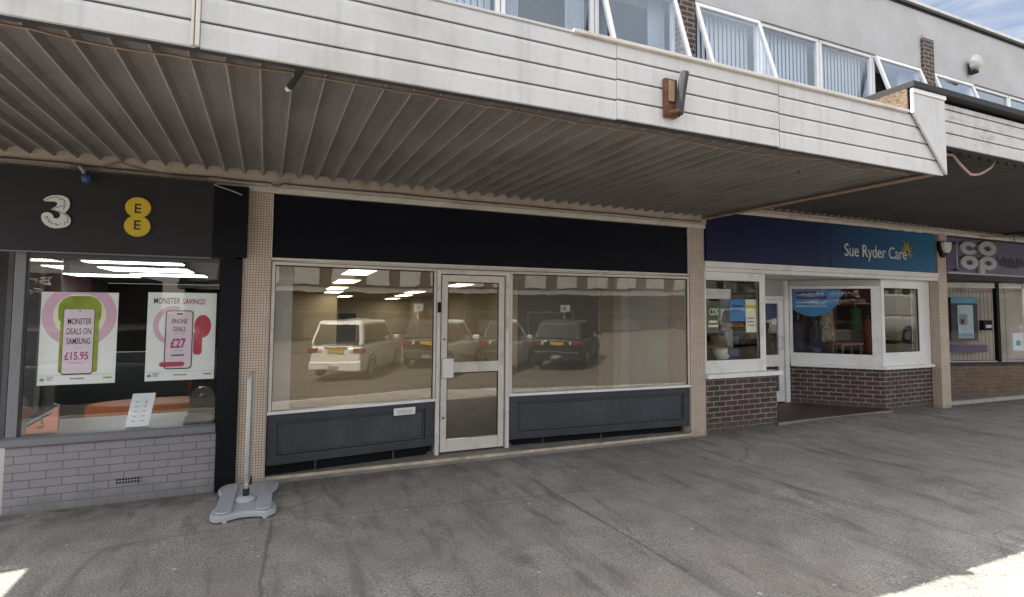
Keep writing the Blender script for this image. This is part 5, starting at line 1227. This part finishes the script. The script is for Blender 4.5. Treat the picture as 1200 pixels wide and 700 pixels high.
make_car('parked_car', 'silver people carrier parked between the hatchback and the van', 21.0, -14.8, hd, 'car_silver', 4.7, 1.83, 1.75, 1.05, 'mpv')
make_car('parked_van', 'black van parked close to the kerb opposite the phone shop', -2.9, -9.6, R(2), 'car_black', 5.2, 1.95, 1.95, 1.15, 'van')
# trees at the end of the car park
def tree(x, y, h, r, lab):
    zg = road_z(x, y); T = thing('street_tree', lab, 'tree', (x, y, zg), 'trees along the car park')
    b = MB(); b.tube([(x, y, zg - .1), (x + .05, y, zg + h * .25), (x + .1, y, zg + h * .5), (x + .05, y + .1, zg + h * .8)], [.17, .13, .10, .04], 8)
    for k in range(5):
        a = k * 1.3; b.tube([(x + .08, y, zg + h * (.35 + .08 * k)), (x + r * .6 * math.cos(a), y + r * .6 * math.sin(a), zg + h * (.55 + .08 * k))], [.06, .02], 6)
    b.build('trunk', 'brown_clay', T)
    b = MB(); rnd = random.Random(int(x * 10))
    cl = [(x + rnd.uniform(-.6, .6) * r, y + rnd.uniform(-.6, .6) * r, zg + h * rnd.uniform(.5, .9), r * rnd.uniform(.35, .6)) for _ in range(14)]
    for _ in range(2600):
        cx, cy, cz, cr = rnd.choice(cl); u, v, w_ = (rnd.gauss(0, .5) for _ in range(3))
        p = Vector((cx + u * cr, cy + v * cr, cz + w_ * cr * .8)); s_ = rnd.uniform(.08, .17)
        a = Vector((rnd.gauss(0, 1), rnd.gauss(0, 1), rnd.gauss(0, 1))).normalized(); c = a.orthogonal().normalized(); e = a.cross(c)
        b.add([p - c * s_, p + e * s_ * .5, p + c * s_, p - e * s_ * .5], [(0, 1, 2, 3)])
    b.build('crown', 'leaf_green', T)
pm('leaf_green', (.065, .095, .025), .6, .4, 3)
tree(30, -21, 6.5, 2.6, 'leafy tree across the car park nearest the white van')
tree(36, -24, 7.5, 3.2, 'larger leafy tree across the car park beyond the white van')
tree(44, -20, 7.0, 3.0, 'leafy tree farthest along the car park')

# ---------------------------------------------------------------- light
SUN_EL = R(60); SUN_FROM = math.atan2(.33, -.944)            # the sun stands behind the terrace, to the left
w = bpy.data.worlds.new('World'); sc.world = w; w.use_nodes = True
nt = w.node_tree; bg = nt.nodes['Background']
sky = N(nt, 'ShaderNodeTexSky', sky_type='NISHITA', sun_disc=False)
sky.sun_elevation = SUN_EL; sky.sun_rotation = math.pi / 2 - SUN_FROM
sky.air_density = 1.0; sky.dust_density = 2.5; sky.ozone_density = 1.0
tc = coords(nt, 'Generated')
cn_ = ramp(nt, noise(nt, mapping(nt, tc, loc=(.3, .2, .1), scale=(1.6, 1.6, 4.5)), 2.2, 8, .6, .5), [(.40, 0.0), (.66, .9)])
dt = N(nt, 'ShaderNodeVectorMath', operation='DOT_PRODUCT'); nt.links.new(tc, dt.inputs[0]); dt.inputs[1].default_value = (.80, .47, .37)
gap = ramp(nt, dt.outputs['Value'], [(.70, 0.0), (.97, 1.0)])
wisp = ramp(nt, noise(nt, mapping(nt, tc, loc=(.1, .5, .2), scale=(2, 2, 9)), 2.6, 8, .62, .4), [(.34, 0.05), (.72, .85)])
cover = math_(nt, 'ADD', math_(nt, 'MULTIPLY', math_(nt, 'SUBTRACT', 1.0, gap), math_(nt, 'ADD', math_(nt, 'MULTIPLY', cn_, .35), .62)), math_(nt, 'MULTIPLY', gap, wisp), True)  # cloud added out of view, outside the gap, to whiten the shade light
clear = mixc(nt, math_(nt, 'MULTIPLY', gap, 1.0), sky.outputs[0], mixc(nt, 1.0, sky.outputs[0], (.46, .46, .46), 'MULTIPLY'))  # sky dimmed by colour inside the gap in view, cloud there likewise
cm = mixc(nt, cover, clear, mixc(nt, gap, (4.5, 4.38, 4.25), (2.1, 2.1, 2.1)))
nt.links.new(cm, bg.inputs['Color']); bg.inputs['Strength'].default_value = .08
sun = bpy.data.lights.new('sun', 'SUN'); sun.energy = 2.4; sun.angle = R(.53); sun.color = (1, .95, .87)
so = bpy.data.objects.new('sun', sun); COL.objects.link(so)
dv = Vector((math.cos(SUN_FROM) * math.cos(SUN_EL), math.sin(SUN_FROM) * math.cos(SUN_EL), math.sin(SUN_EL)))
so.rotation_euler = (-dv).to_track_quat('-Z', 'Y').to_euler(); so.location = dv * 40

# ---------------------------------------------------------------- camera
cam = bpy.data.cameras.new('camera'); co_ = bpy.data.objects.new('camera', cam); COL.objects.link(co_)
yaw, pit, rol = R(23.9646), R(3.25685), R(.41761)
F0 = Vector((math.sin(yaw), math.cos(yaw), 0)); R0 = Vector((math.cos(yaw), -math.sin(yaw), 0)); U0 = Vector((0, 0, 1))
Fv = F0 * math.cos(pit) + U0 * math.sin(pit); Uv = U0 * math.cos(pit) - F0 * math.sin(pit)
Rv = R0 * math.cos(rol) + Uv * math.sin(rol); Uw = Uv * math.cos(rol) - R0 * math.sin(rol)
M = Matrix((Rv, Uw, -Fv)).transposed().to_4x4(); M.translation = Vector((0, -5.7705, 1.70)); co_.matrix_world = M
cam.sensor_fit = 'HORIZONTAL'; cam.sensor_width = 36; cam.lens = 19.388; cam.shift_y = -27.08 / 1200; cam.clip_end = 600; cam.clip_start = .05
sc.camera = co_
sc.view_settings.view_transform = 'Standard'; sc.view_settings.look = 'None'; sc.view_settings.gamma = 1
sc.view_settings.use_curve_mapping = False; sc.view_settings.exposure = 2.42
sc.render.engine = 'CYCLES'; sc.cycles.use_denoising = True
sc.cycles.max_bounces = 10; sc.cycles.transparent_max_bounces = 24; sc.cycles.glossy_bounces = 5; sc.cycles.diffuse_bounces = 5
